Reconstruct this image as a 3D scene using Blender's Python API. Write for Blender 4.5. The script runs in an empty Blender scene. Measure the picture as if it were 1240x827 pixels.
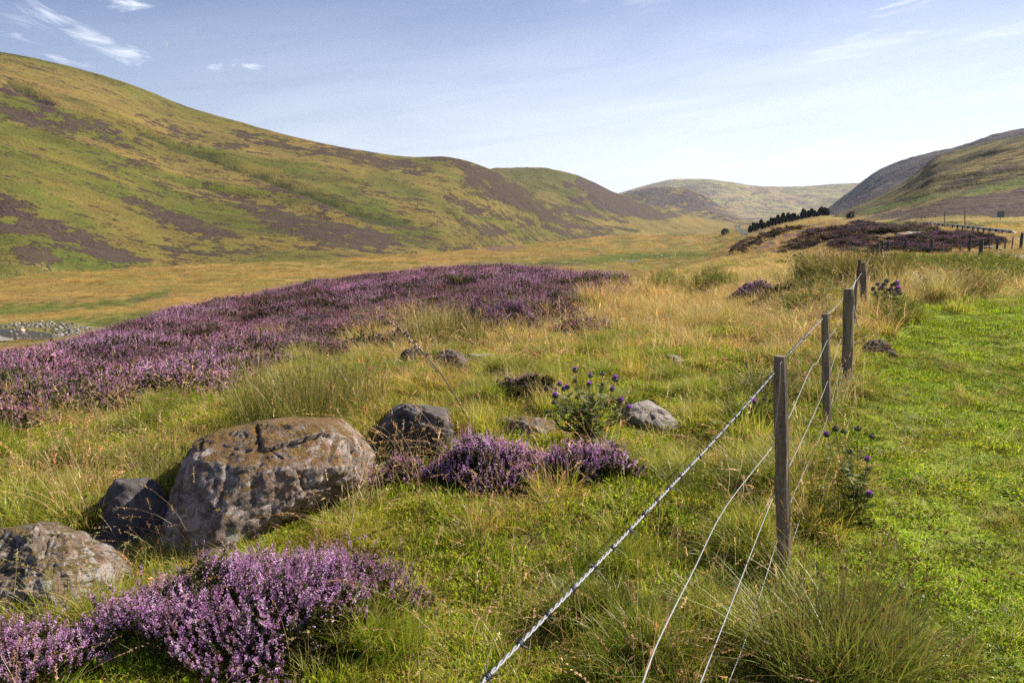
import bpy, bmesh, math, numpy as np
from mathutils import Vector, Matrix
R = math.radians
SC = bpy.context.scene
COL = SC.collection
rng = np.random.default_rng(7)

# ------------------------------------------------------------------ camera model
PITCH = R(9.2); F = 900.0; CZ = 1.6
cp, sp = math.cos(PITCH), math.sin(PITCH)
def ray(u, v):
    dx = (u - 620) / F; dy = -(v - 413.5) / F
    return dx, cp + dy * sp, -sp + dy * cp
def u2az(u, v=300):
    x, y, z = ray(u, v); return math.atan2(x, y)
def slope_at(v, a):
    dy = -(v - 413.5) / F
    y = cp + dy * sp
    return (-sp + dy * cp) / (y / math.cos(a))
def project(x, y, z):
    x = np.asarray(x, float); y = np.asarray(y, float); z = np.asarray(z, float) - CZ
    d = y * cp - z * sp
    up = y * sp + z * cp
    ok = d > 0.05
    dd = np.where(ok, d, 1)
    return np.where(ok, 620 + F * x / dd, -9999), np.where(ok, 413.5 - F * up / dd, -9999)

# ------------------------------------------------------------------ noise
def _h(ix, iy, seed):
    n = (ix.astype(np.int64) * 374761393 + iy.astype(np.int64) * 668265263 + seed * 1442695041) & 0xffffffff
    n = ((n ^ (n >> 13)) * 1274126177) & 0xffffffff
    n = n ^ (n >> 16)
    return n.astype(np.float64) / 4294967295.0
def vnoise(x, y, seed=0):
    x = np.asarray(x, float); y = np.asarray(y, float)
    ix = np.floor(x); iy = np.floor(y); fx = x - ix; fy = y - iy
    fx = fx * fx * fx * (fx * (fx * 6 - 15) + 10); fy = fy * fy * fy * (fy * (fy * 6 - 15) + 10)
    a = _h(ix, iy, seed); b = _h(ix + 1, iy, seed); c = _h(ix, iy + 1, seed); d = _h(ix + 1, iy + 1, seed)
    return (a + (b - a) * fx) * (1 - fy) + (c + (d - c) * fx) * fy
def fbm(x, y, seed=0, o=4, g=.5):
    s = 0; a = 1; t = 0
    for i in range(o):
        s = s + a * vnoise(np.asarray(x) * 2 ** i + 17.3 * i, np.asarray(y) * 2 ** i - 9.1 * i, seed + i); t += a; a *= g
    return s / t            # about 0..1, mean .5
def sstep(a, b, x):
    t = np.clip((x - a) / (b - a), 0, 1); return t * t * (3 - 2 * t)
def poly_sd(u, v, P):
    """signed distance in pixels, positive inside"""
    u = np.asarray(u, float); v = np.asarray(v, float)
    d = np.full(u.shape, 1e9); ins = np.zeros(u.shape, bool)
    n = len(P)
    for i in range(n):
        x0, y0 = P[i]; x1, y1 = P[(i + 1) % n]
        ex, ey = x1 - x0, y1 - y0
        t = np.clip(((u - x0) * ex + (v - y0) * ey) / (ex * ex + ey * ey + 1e-9), 0, 1)
        d = np.minimum(d, np.hypot(u - x0 - t * ex, v - y0 - t * ey))
        c = (y0 > v) != (y1 > v)
        ins ^= c & (u < ex * (v - y0) / (ey if ey else 1e-9) + x0)
    return np.where(ins, d, -d)
def pchip(x, y, q):
    x = np.asarray(x, float); y = np.asarray(y, float); q = np.clip(q, x[0], x[-1])
    h = np.diff(x); dl = np.diff(y) / h
    m = np.zeros(len(x)); m[0] = dl[0]; m[-1] = dl[-1]
    for i in range(1, len(x) - 1):
        if dl[i - 1] * dl[i] > 0:
            w1 = 2 * h[i] + h[i - 1]; w2 = h[i] + 2 * h[i - 1]
            m[i] = (w1 + w2) / (w1 / dl[i - 1] + w2 / dl[i])
    k = np.clip(np.searchsorted(x, q, 'right') - 1, 0, len(h) - 1)
    t = (q - x[k]) / h[k]
    return ((1 + 2 * t) * (1 - t) ** 2 * y[k] + t * (1 - t) ** 2 * h[k] * m[k]
            + t * t * (3 - 2 * t) * y[k + 1] + t * t * (t - 1) * h[k] * m[k + 1])
def gsm(A, s, axis):
    if s <= 0: return A
    n = int(3 * s) + 1; k = np.exp(-.5 * (np.arange(-n, n + 1) / s) ** 2); k /= k.sum()
    pad = [(0, 0)] * A.ndim; pad[axis] = (n, n)
    B = np.pad(A, pad, 'edge')
    return np.apply_along_axis(lambda c: np.convolve(c, k, 'valid'), axis, B)

# ------------------------------------------------------------------ object helpers
def tag(o, label=None, cat=None, group=None, kind=None):
    if label: o['label'] = label
    if cat: o['category'] = cat
    if group: o['group'] = group
    if kind: o['kind'] = kind
    return o
def empty(name, loc, label=None, cat=None, group=None):
    o = bpy.data.objects.new(name, None); COL.objects.link(o); o.location = loc; o.empty_display_size = .1
    return tag(o, label, cat, group)

class Soup:
    """triangle soup with a colour per vertex"""
    def __init__(s): s.v = []; s.f = []; s.c = []; s.n = 0
    def add(s, v, f, c):
        v = np.asarray(v, float).reshape(-1, 3); f = np.asarray(f, int).reshape(-1, 3)
        c = np.broadcast_to(np.asarray(c, float), (len(v), 3))
        s.v.append(v); s.f.append(f + s.n); s.c.append(c); s.n += len(v); return s
    def mesh(s, name, smooth=False):
        v = np.concatenate(s.v); f = np.concatenate(s.f); c = np.concatenate(s.c)
        return mk_mesh(name, v, f, c, smooth)
    def obj(s, name, mat, parent=None, origin=(0, 0, 0), smooth=False, link=True):
        me = s.mesh(name, smooth)
        if any(origin):
            me.transform(Matrix.Translation(-Vector(origin)))
        me.materials.append(mat)
        o = bpy.data.objects.new(name, me)
        if link: COL.objects.link(o)
        if parent is not None: o.parent = parent
        return o
def mk_mesh(name, v, f, c=None, smooth=False, attrs=None):
    me = bpy.data.meshes.new(name); k = f.shape[1]
    me.vertices.add(len(v)); me.vertices.foreach_set('co', np.asarray(v, np.float32).ravel())
    me.loops.add(f.size); me.loops.foreach_set('vertex_index', f.astype(np.int32).ravel())
    me.polygons.add(len(f)); me.polygons.foreach_set('loop_start', np.arange(0, f.size, k, dtype=np.int32))
    if smooth: me.polygons.foreach_set('use_smooth', np.ones(len(f), bool))
    me.update(calc_edges=True)
    if c is not None:
        a = me.attributes.new('bc', 'FLOAT_COLOR', 'POINT')
        a.data.foreach_set('color', np.c_[c, np.ones(len(c))].astype(np.float32).ravel())
    for nm, arr in (attrs or {}).items():
        a = me.attributes.new(nm, 'FLOAT', 'POINT'); a.data.foreach_set('value', np.asarray(arr, np.float32).ravel())
    return me
def bm_obj(name, bm, mat, parent=None, origin=(0, 0, 0), smooth=False):
    me = bpy.data.meshes.new(name); bm.to_mesh(me); bm.free()
    if smooth: me.polygons.foreach_set('use_smooth', np.ones(len(me.polygons), bool))
    if any(origin): me.transform(Matrix.Translation(-Vector(origin)))
    me.materials.append(mat)
    o = bpy.data.objects.new(name, me); COL.objects.link(o)
    if parent is not None: o.parent = parent
    return o
def tube(s, pts, rad, col, n=6, cap=True):
    """swept tube through points; rad scalar or list"""
    P = np.asarray(pts, float); m = len(P); rad = np.broadcast_to(np.asarray(rad, float), (m,))
    T = np.gradient(P, axis=0); T /= np.linalg.norm(T, axis=1)[:, None] + 1e-12
    up = np.array([0, 0, 1.]) if abs(T[0][2]) < .9 else np.array([1., 0, 0])
    N = np.cross(T[0], up); N /= np.linalg.norm(N)
    V = []
    for i in range(m):
        N = N - T[i] * np.dot(N, T[i]); N /= np.linalg.norm(N) + 1e-12
        B = np.cross(T[i], N)
        a = np.arange(n) * 2 * math.pi / n
        V.append(P[i] + rad[i] * (np.cos(a)[:, None] * N + np.sin(a)[:, None] * B))
    V = np.concatenate(V); Fc = []
    for i in range(m - 1):
        for j in range(n):
            a = i * n + j; b = i * n + (j + 1) % n
            Fc += [(a, b, b + n), (a, b + n, a + n)]
    if cap:
        for j in range(1, n - 1): Fc += [(0, j + 1, j), ((m - 1) * n, (m - 1) * n + j, (m - 1) * n + j + 1)]
    s.add(V, Fc, col)
def catmull(P, k=8):
    P = np.asarray(P, float); Q = np.vstack([2 * P[0] - P[1], P, 2 * P[-1] - P[-2]]); out = []
    for i in range(len(P) - 1):
        a, b, c, d = Q[i:i + 4]
        for t in np.arange(k) / k:
            out.append(.5 * ((2 * b) + (-a + c) * t + (2 * a - 5 * b + 4 * c - d) * t * t + (-a + 3 * b - 3 * c + d) * t ** 3))
    out.append(P[-1]); return np.array(out)

# ------------------------------------------------------------------ materials
def newmat(name):
    m = bpy.data.materials.new(name); m.use_nodes = True; nt = m.node_tree; nt.nodes.clear()
    return m, nt, nt.nodes.new, nt.links.new
def out(nt, sh):
    o = nt.nodes.new('ShaderNodeOutputMaterial'); nt.links.new(sh, o.inputs[0])
def mathn(nt, op, a, b=None, clamp=False):
    n = nt.nodes.new('ShaderNodeMath'); n.operation = op; n.use_clamp = clamp
    for i, x in enumerate((a, b)):
        if x is None: continue
        if isinstance(x, (int, float)): n.inputs[i].default_value = x
        else: nt.links.new(x, n.inputs[i])
    return n.outputs[0]
def mixc(nt, fac, a, b, mode='MIX'):
    n = nt.nodes.new('ShaderNodeMix'); n.data_type = 'RGBA'; n.blend_type = mode
    for i, x in ((0, fac), (6, a), (7, b)):
        if isinstance(x, (int, float)): n.inputs[i].default_value = x
        elif isinstance(x, (tuple, list)): n.inputs[i].default_value = (*x[:3], 1)
        else: nt.links.new(x, n.inputs[i])
    return n.outputs[2]
def noise(nt, vec, scale, detail=4, rough=.55, dist=0):
    n = nt.nodes.new('ShaderNodeTexNoise'); n.inputs['Scale'].default_value = scale
    n.inputs['Detail'].default_value = detail; n.inputs['Roughness'].default_value = rough; n.inputs['Distortion'].default_value = dist
    if vec is not None: nt.links.new(vec, n.inputs['Vector'])
    return n.outputs[0]
def ramp(nt, fac, stops):
    n = nt.nodes.new('ShaderNodeValToRGB'); e = n.color_ramp.elements
    while len(e) < len(stops): e.new(.5)
    for i, (p, c) in enumerate(stops):
        e[i].position = p; e[i].color = (*c, 1) if len(c) == 3 else c
    nt.links.new(fac, n.inputs[0]); return n.outputs[0]
def attr(nt, name, typ='GEOMETRY'):
    n = nt.nodes.new('ShaderNodeAttribute'); n.attribute_name = name; n.attribute_type = typ; return n
def objco(nt):
    return nt.nodes.new('ShaderNodeTexCoord').outputs['Object']
def maprange(nt, x, a, b, c, d):
    n = nt.nodes.new('ShaderNodeMapRange'); n.clamp = True
    nt.links.new(x, n.inputs[0])
    for i, q in enumerate((a, b, c, d)): n.inputs[i + 1].default_value = q
    return n.outputs[0]
def mapping(nt, vec, rot=(0, 0, 0), scale=(1, 1, 1), loc=(0, 0, 0)):
    n = nt.nodes.new('ShaderNodeMapping'); nt.links.new(vec, n.inputs[0])
    n.inputs['Rotation'].default_value = rot; n.inputs['Scale'].default_value = scale; n.inputs['Location'].default_value = loc
    return n.outputs[0]

def leaf_mat(name, tint=True, trans=.42, gloss=.07, rough=.4):
    m, nt, N, L = newmat(name)
    c = attr(nt, 'bc').outputs['Color']
    if tint: c = mixc(nt, 1.0, c, attr(nt, 'tint', 'INSTANCER').outputs['Color'], 'MULTIPLY')
    d = N('ShaderNodeBsdfDiffuse'); L(c, d.inputs[0])
    t = N('ShaderNodeBsdfTranslucent'); L(c, t.inputs[0])
    mx = N('ShaderNodeMixShader'); mx.inputs[0].default_value = trans; L(d.outputs[0], mx.inputs[1]); L(t.outputs[0], mx.inputs[2])
    g = N('ShaderNodeBsdfGlossy'); g.inputs['Roughness'].default_value = rough; g.inputs[0].default_value = (1, 1, 1, 1)
    m2 = N('ShaderNodeMixShader'); m2.inputs[0].default_value = gloss; L(mx.outputs[0], m2.inputs[1]); L(g.outputs[0], m2.inputs[2])
    out(nt, m2.outputs[0]); return m
M_BLADE = leaf_mat('grass_blade', trans=.5, gloss=.022)
M_PLANT = leaf_mat('plant_leaf', tint=False, trans=.38, gloss=.03)
M_STALK = leaf_mat('stalk', tint=False, trans=.05)
M_FLOWT = leaf_mat('heather_flower_cover', trans=.35, gloss=.0)
M_FLOW = leaf_mat('heather_flower', tint=False, trans=.35, gloss=.0)

def pmat(name, col, rough=.7, metal=0, nscale=0, amp=.3, bump=0, bscale=None):
    m, nt, N, L = newmat(name)
    b = N('ShaderNodeBsdfPrincipled'); b.inputs['Roughness'].default_value = rough; b.inputs['Metallic'].default_value = metal
    b.inputs['Base Color'].default_value = (*col, 1)
    if nscale:
        nz = noise(nt, objco(nt), nscale, 5)
        c = ramp(nt, nz, [(.25, tuple(x * (1 - amp) for x in col)), (.75, tuple(min(1, x * (1 + amp)) for x in col))])
        L(c, b.inputs['Base Color'])
        if bump:
            bp = N('ShaderNodeBump'); bp.inputs['Distance'].default_value = bump; L(noise(nt, objco(nt), bscale or nscale * 2, 5), bp.inputs['Height']); L(bp.outputs[0], b.inputs['Normal'])
    out(nt, b.outputs[0]); return m

# terrain material: vertex colour x noises, heather mask broken up by noise
def terrain_mat(name, scales, heather=(.105, .058, .062), heather2=(.17, .10, .11), stretch=(1, 1, 1), rot=0, bumpd=.5, hscale=.5, hfine=None):
    m, nt, N, L = newmat(name)
    oc = objco(nt); st = mapping(nt, mapping(nt, oc, rot=(0, 0, rot)), scale=stretch)
    c = attr(nt, 'bc').outputs['Color']
    n1 = noise(nt, st, scales[0], 5, .6); n2 = noise(nt, st, scales[1], 5, .62); n3 = noise(nt, oc, scales[2], 3, .6)
    v = mathn(nt, 'ADD', mathn(nt, 'MULTIPLY', maprange(nt, n1, .3, .7, .0, 1.), .45), mathn(nt, 'ADD', mathn(nt, 'MULTIPLY', maprange(nt, n2, .3, .7, 0., 1.), .4), mathn(nt, 'MULTIPLY', maprange(nt, n3, .3, .7, 0, 1.), .45)))
    br = maprange(nt, v, .15, 1.15, .5, 1.5)
    vm = N('ShaderNodeVectorMath'); vm.operation = 'SCALE'; L(c, vm.inputs[0]); L(br, vm.inputs['Scale'])
    c1 = vm.outputs[0]
    # hue drift
    c2 = mixc(nt, maprange(nt, n2, .45, .68, 0, .5), c1, mixc(nt, 1.0, c1, (.72, 1.02, .55), 'MULTIPLY'))
    c2 = mixc(nt, maprange(nt, n1, .5, .72, 0, .5), c2, mixc(nt, 1.0, c2, (1.25, .98, .95), 'MULTIPLY'))
    hn = noise(nt, st, hscale, 6, .68)
    hm = mathn(nt, 'ADD', attr(nt, 'hm').outputs['Fac'], mathn(nt, 'MULTIPLY', mathn(nt, 'SUBTRACT', noise(nt, st, (hfine or hscale * 4) * .8, 3, .7), .5), 1.7))
    hf = maprange(nt, mathn(nt, 'ADD', hm, mathn(nt, 'MULTIPLY', mathn(nt, 'SUBTRACT', hn, .5), 3.0)), .42, .58, 0, 1)
    hb = maprange(nt, noise(nt, oc, hfine or hscale * 4, 4, .6), .35, .65, .0, 1.)
    hc = mixc(nt, hb, heather, heather2)
    hc = mixc(nt, maprange(nt, n2, .42, .64, 0, .5), hc, (.075, .065, .03))
    c3 = mixc(nt, hf, c2, hc)
    spt = maprange(nt, noise(nt, st, scales[1] * 1.7, 3, .75), .66, .71, 0, .75); c3 = mixc(nt, spt, c3, (.035, .035, .015))
    b = N('ShaderNodeBsdfPrincipled'); b.inputs['Roughness'].default_value = .95; b.inputs['Specular IOR Level'].default_value = .1
    L(c3, b.inputs['Base Color'])
    bp = N('ShaderNodeBump'); bp.inputs['Distance'].default_value = bumpd; bp.inputs['Strength'].default_value = .9
    hgt = mathn(nt, 'ADD', mathn(nt, 'MULTIPLY', n3, .35), mathn(nt, 'ADD', mathn(nt, 'MULTIPLY', n2, .7), mathn(nt, 'MULTIPLY', hf, .25)))
    L(hgt, bp.inputs['Height']); L(bp.outputs[0], b.inputs['Normal'])
    out(nt, b.outputs[0]); return m

# ------------------------------------------------------------------ ground height table: per image column, (r, row) or (r, 'z', z)
V_ = -13.0
TAB = {
 -400: [(2, 'z', 0), (6, 'z', -.2), (9, 505), (18, 462), (25, 446), (75, 'z', V_)],
 0:    [(2, 'z', 0), (6, 'z', -.12), (9, 505), (18, 462), (25, 446), (70, 'z', V_ + .3), (85, 'z', V_)],
 200:  [(2, 'z', 0), (6, 'z', -.1), (14, 446), (26, 407), (34, 389), (80, 'z', V_)],
 400:  [(2, 'z', 0), (7, 'z', -.05), (12, 434), (26, 386), (42, 349), (110, 'z', V_)],
 560:  [(2, 'z', 0), (7, 'z', -.04), (11.5, 412), (20, 375), (40, 334), (115, 'z', V_)],
 650:  [(2, 'z', 0), (7, 'z', 0), (11.5, 412), (20, 374), (38, 336), (115, 'z', V_)],
 740:  [(2, 'z', 0), (7, 'z', 0), (11, 412), (18, 374), (32, 347), (120, 'z', V_ + .5)],
 850:  [(2, 'z', 0), (7, 'z', 0), (11, 411), (18, 373), (30, 336), (45, 323), (150, 'z', V_ + 2), (400, 299), (900, 283), (1800, 276)],
 900:  [(2, 'z', 0), (7, 'z', 0), (11, 410), (16, 374), (27, 336), (45, 313), (80, 'z', -4), (130, 304), (190, 294), (300, 287), (500, 280), (900, 275), (1800, 272)],
 950:  [(2, 'z', 0), (7, 'z', 0), (15, 374), (25, 336), (45, 311), (75, 'z', -3.2), (95, 306), (130, 286), (170, 275), (300, 270.5), (420, 268), (600, 'z', 0)],
 1000: [(2, 'z', 0), (7, 'z', 0), (13, 374), (25, 337), (48, 312), (70, 'z', -1.4), (88, 303), (110, 285), (140, 274), (220, 266), (400, 261.5), (600, 'z', 1)],
 1050: [(2, 'z', 0), (7, 'z', .03), (13, 372), (25, 336), (50, 311), (60, 303), (85, 291), (125, 277), (200, 271), (600, 'z', 4)],
 1150: [(2, 'z', 0), (7, 'z', .04), (14, 371), (26, 336), (50, 312), (60, 303), (78, 292), (92, 285), (112, 277), (600, 'z', 4)],
 1240: [(2, 'z', 0), (7, 'z', .04), (14.5, 371), (27, 335), (45, 316), (55, 303), (66, 294), (76, 287), (105, 275), (600, 'z', 4)],
 1700: [(2, 'z', 0), (7, 'z', .04), (14.5, 371), (27, 335), (45, 316), (55, 303), (66, 294), (76, 287), (105, 275), (600, 'z', 4)],
}
AZ = np.unique(np.concatenate([np.linspace(-math.pi, R(-46), 60), np.linspace(R(-46), R(46), 700), np.linspace(R(46), math.pi, 60)]))
LR = np.linspace(math.log(.25), math.log(9000), 680); RR = np.exp(LR)
def build_G():
    us = sorted(TAB); az = [u2az(u) for u in us]; rows = []
    for u, a in zip(us, az):
        xs = [math.log(.25)]; ys = [0.]
        for e in TAB[u]:
            z = e[2] if e[1] == 'z' else CZ + e[0] * slope_at(e[1], a)
            xs.append(math.log(e[0])); ys.append(z)
        zl = ys[-1]; far = zl
        xs += [math.log(max(900, math.exp(xs[-1]) + 50)), math.log(9001)]; ys += [far, far - 5]
        rows.append(pchip(xs, ys, LR))
    rows = np.array(rows)
    A = np.clip(AZ, az[0], az[-1])
    G = np.stack([pchip(az, rows[:, j], A) for j in range(len(LR))], 1)
    G = gsm(G, 3, 0)
    return G
G0 = build_G()
AA, RG = np.meshgrid(AZ, RR, indexing='ij')
GX = RG * np.sin(AA); GY = RG * np.cos(AA)
# lumps: tussocky ground near, peat banks in the valley, heather mounds on the slope by the road
def bumps(x, y, r):
    n = (fbm(x / .8, y / .8, 3, 3) - .5) * .26 * sstep(.6, 3, r) * (1 - sstep(60, 120, r))
    n += (fbm(x / 4.5, y / 4.5, 9, 3) - .5) * .30 * sstep(4, 12, r) * (1 - sstep(150, 300, r))
    n += (fbm(x / 14, y / 14, 21, 4) - .5) * 1.5 * sstep(75, 120, r)
    n += (fbm(x / 60, y / 60, 27, 3) - .5) * 2.0 * sstep(150, 400, r)
    return n
U0, V0 = project(GX, GY, G0)
lawn_sd = poly_sd(U0, V0, [(960, 900), (1000, 700), (1030, 560), (1050, 440), (1090, 372), (1400, 355), (1700, 400), (1700, 1400), (900, 1400)])
bmp = bumps(GX, GY, RG) * (1 - .75 * sstep(-5, 25, lawn_sd) * (RG < 16))
# diagonal rolling heather banks on the slope below the road
rh = sstep(0, 12, poly_sd(U0, V0, [(890, 306), (960, 283), (1030, 270), (1110, 272), (1180, 282), (1230, 292), (1200, 306), (1040, 306)])) * (RG > 52) * (RG < 190)
bmp += rh * (fbm((GX + GY) / 9, (GX - GY) / 4.5, 44, 3) - .5) * 1.7
bmp += sstep(0, 30, poly_sd(U0, V0, [(-500, 470), (-200, 448), (0, 441), (100, 403), (200, 381), (300, 360), (400, 341), (480, 331), (560, 326), (650, 328), (735, 340), (640, 388), (500, 388), (400, 412), (270, 452), (140, 486), (0, 540), (-500, 700)])) * (RG > 7) * (RG < 60) * (fbm(GX / 2.0, GY / 2.0, 46, 3) - .5) * .75
ZG = G0 + bmp
def zg(x, y):
    x = np.asarray(x, float); y = np.asarray(y, float)
    a = np.arctan2(x, y); l = np.log(np.maximum(np.hypot(x, y), .26))
    i = np.clip(np.searchsorted(AZ, a, 'right') - 1, 0, len(AZ) - 2); fa = (a - AZ[i]) / (AZ[i + 1] - AZ[i])
    j = np.clip(((l - LR[0]) / (LR[1] - LR[0])), 0, len(LR) - 1.001); jj = j.astype(int); fj = j - jj
    return (ZG[i, jj] * (1 - fa) * (1 - fj) + ZG[i + 1, jj] * fa * (1 - fj) + ZG[i, jj + 1] * (1 - fa) * fj + ZG[i + 1, jj + 1] * fa * fj)
_T = np.exp(np.linspace(math.log(.6), math.log(3000), 4000))
def P(u, v, h=0, rmin=0, rmax=3000):
    """point of the ground seen at pixel (u, v)"""
    d = np.array(ray(u, v)); t = _T / math.hypot(d[0], d[1]); x, y, z = d[0] * t, d[1] * t, CZ + d[2] * t
    g = zg(x, y); ok = (z < g) & (_T > rmin) & (_T < rmax)
    k = int(np.argmax(ok)) if ok.any() else len(_T) - 1
    return Vector((x[k], y[k], zg(x[k], y[k]) + h))
def at(u, v, y):
    d = ray(u, v); t = y / d[1]; return Vector((d[0] * t, y, CZ + d[2] * t))

# ------------------------------------------------------------------ ground colours
UU, VV = project(GX, GY, ZG)
def mask(P_, soft=6, u=None, v=None, wob=6, seed=5, r=None, rlo=0, rhi=1e9):
    u = UU if u is None else u; v = VV if v is None else v
    m = sstep(-soft, soft, poly_sd(u, v, P_) + (fbm(u / 14, v / 5, seed, 3) - .5) * 2 * wob)
    if r is not None: m = m * (r > rlo) * (r < rhi)
    return m
def lerp(a, b, m): return a + (np.asarray(b) - a) * m[..., None]
gc = np.empty(GX.shape + (3,)); gc[:] = (.135, .115, .038)             # near thatch
gc = lerp(gc, (.085, .095, .022), sstep(.45, .62, fbm(GX / 1.3, GY / 1.3, 31, 3)))
gc = lerp(gc, (.24, .165, .06), sstep(.45, .6, fbm(GX / 2.5, GY / 2.5, 33, 3)) * .6 * sstep(4, 9, RG))
gc = lerp(gc, (.17, .22, .020), sstep(-6, 10, lawn_sd) * (RG < 25))
far = sstep(45, 75, RG)
val = np.empty_like(gc); val[:] = (.25, .165, .055)
val = lerp(val, (.19, .15, .04), sstep(.42, .6, fbm(GX / 70, GY / 45, 51, 4)))
val = lerp(val, (.29, .195, .07), sstep(.55, .7, fbm(GX / 30, GY / 18, 57, 4)) * .6)
gc = lerp(gc, val, far)
for pl, col, s in [
    ([(-50, 372), (60, 368), (150, 362), (205, 352), (205, 358), (150, 371), (60, 378), (-50, 384)], (.12, .125, .03), 3),
    ([(-50, 392), (40, 390), (90, 384), (180, 378), (230, 372), (200, 392), (120, 400), (40, 398), (-50, 400)], (.105, .115, .028), 4),
    ([(60, 390), (150, 392), (200, 400), (100, 415), (-50, 425), (-50, 395)], (.17, .155, .05), 4),
    ([(560, 319), (640, 318), (700, 314), (760, 306), (800, 309), (860, 306), (860, 312), (770, 316), (700, 322), (560, 325)], (.16, .165, .04), 3),
    ([(690, 301), (760, 300), (770, 303), (690, 304)], (.12, .13, .035), 2),
    ([(780, 303), (880, 299), (890, 302), (790, 306)], (.15, .15, .04), 2),
    ([(700, 325), (760, 322), (820, 320), (850, 326), (760, 332), (690, 332)], (.15, .19, .03), 4),
    ([(740, 290), (880, 290), (900, 294), (740, 296)], (.20, .17, .055), 2)]:
    gc = lerp(gc, col, mask(pl, s, r=RG, rlo=60) * .85)
peat = sstep(.60, .66, fbm(UU / 26, VV / 4.5, 77, 4)) * far * (VV > 277) * (VV < 330) * (UU > 480) * (UU < 960)
gc = lerp(gc, (.10, .085, .03), peat * .75)
# slope beside the road (green/tan) and distant valley head
gc = lerp(gc, (.25, .20, .055), mask([(860, 300), (900, 283), (960, 272), (1020, 262), (1060, 268), (1000, 284), (930, 300)], 5, r=RG, rlo=60) * .8)
gc = lerp(gc, (.33, .24, .08), mask([(1020, 264), (1110, 268), (1240, 272), (1240, 284), (1180, 278), (1090, 272), (1020, 274)], 3, r=RG, rlo=62) * .9)
gc = lerp(gc, (.20, .21, .04), mask([(1095, 262), (1240, 266), (1300, 274), (1240, 279), (1110, 269)], 2, r=RG, rlo=78) * .8)
hm = np.zeros(GX.shape)
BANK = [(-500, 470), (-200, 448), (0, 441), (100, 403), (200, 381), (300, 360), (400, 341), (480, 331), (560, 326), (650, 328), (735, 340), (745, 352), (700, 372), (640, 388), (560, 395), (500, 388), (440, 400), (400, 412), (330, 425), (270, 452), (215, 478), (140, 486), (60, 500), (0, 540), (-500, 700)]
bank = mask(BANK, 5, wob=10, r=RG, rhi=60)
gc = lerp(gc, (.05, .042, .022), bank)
RHP = [(868, 303), (905, 291), (955, 275), (1000, 274), (1060, 269), (1110, 272), (1180, 284), (1232, 295), (1200, 303), (1130, 308), (1060, 309), (960, 309)]
RH_S = [(868, 304), (905, 291), (945, 280), (985, 277), (1005, 285), (985, 300), (965, 304), (920, 306)]
RH_B = [(1000, 278), (1060, 268), (1110, 272), (1180, 284), (1232, 295), (1200, 303), (1130, 308), (1040, 309), (1010, 300)]
hm = np.maximum(hm, .85 * mask(RH_S, 3, wob=3, r=RG, rlo=55, rhi=260))
hm = np.maximum(hm, .62 * mask(RH_B, 3, wob=4, r=RG, rlo=52, rhi=190))
hm = np.maximum(hm, .75 * mask([(925, 283), (1000, 268), (1060, 258), (1060, 266), (1000, 276), (940, 284)], 2, wob=3, r=RG, rlo=100))
hm = np.maximum(hm, .5 * mask([(150, 362), (215, 354), (218, 358), (150, 367)], 2, wob=2, r=RG, rlo=60))
hm = np.maximum(hm, .65 * mask([(640, 318), (735, 316), (690, 324), (650, 326)], 3, wob=5, r=RG, rlo=60))
hm = np.maximum(hm, .7 * mask([(560, 295), (610, 296), (640, 299), (610, 304), (570, 303)], 2, wob=3, r=RG, rlo=60))
hm = np.maximum(hm, .55 * sstep(.6, .7, fbm(UU / 30, VV / 4, 99, 3)) * far * (VV < 300) * (VV > 268) * (UU > 905))
nA, nR = GX.shape
def grid_faces(n, m):
    i, j = np.meshgrid(np.arange(n - 1), np.arange(m - 1), indexing='ij')
    a = (i * m + j).ravel(); return np.stack([a, a + 1, a + m + 1, a + m], 1)
M_GROUND = terrain_mat('ground_turf', (.12, .7, 4.2), bumpd=.35, hscale=.28, hfine=2.2, heather=(.10, .055, .058), heather2=(.19, .115, .125))
gv = np.stack([GX, GY, ZG], -1).reshape(-1, 3)
me = mk_mesh('ground', gv, grid_faces(nA, nR)[:, ::-1], gc.reshape(-1, 3), True, {'hm': hm.ravel()})
me.flip_normals() if False else None
me.materials.append(M_GROUND)
ground = bpy.data.objects.new('ground', me); COL.objects.link(ground); tag(ground, kind='structure')

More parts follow.
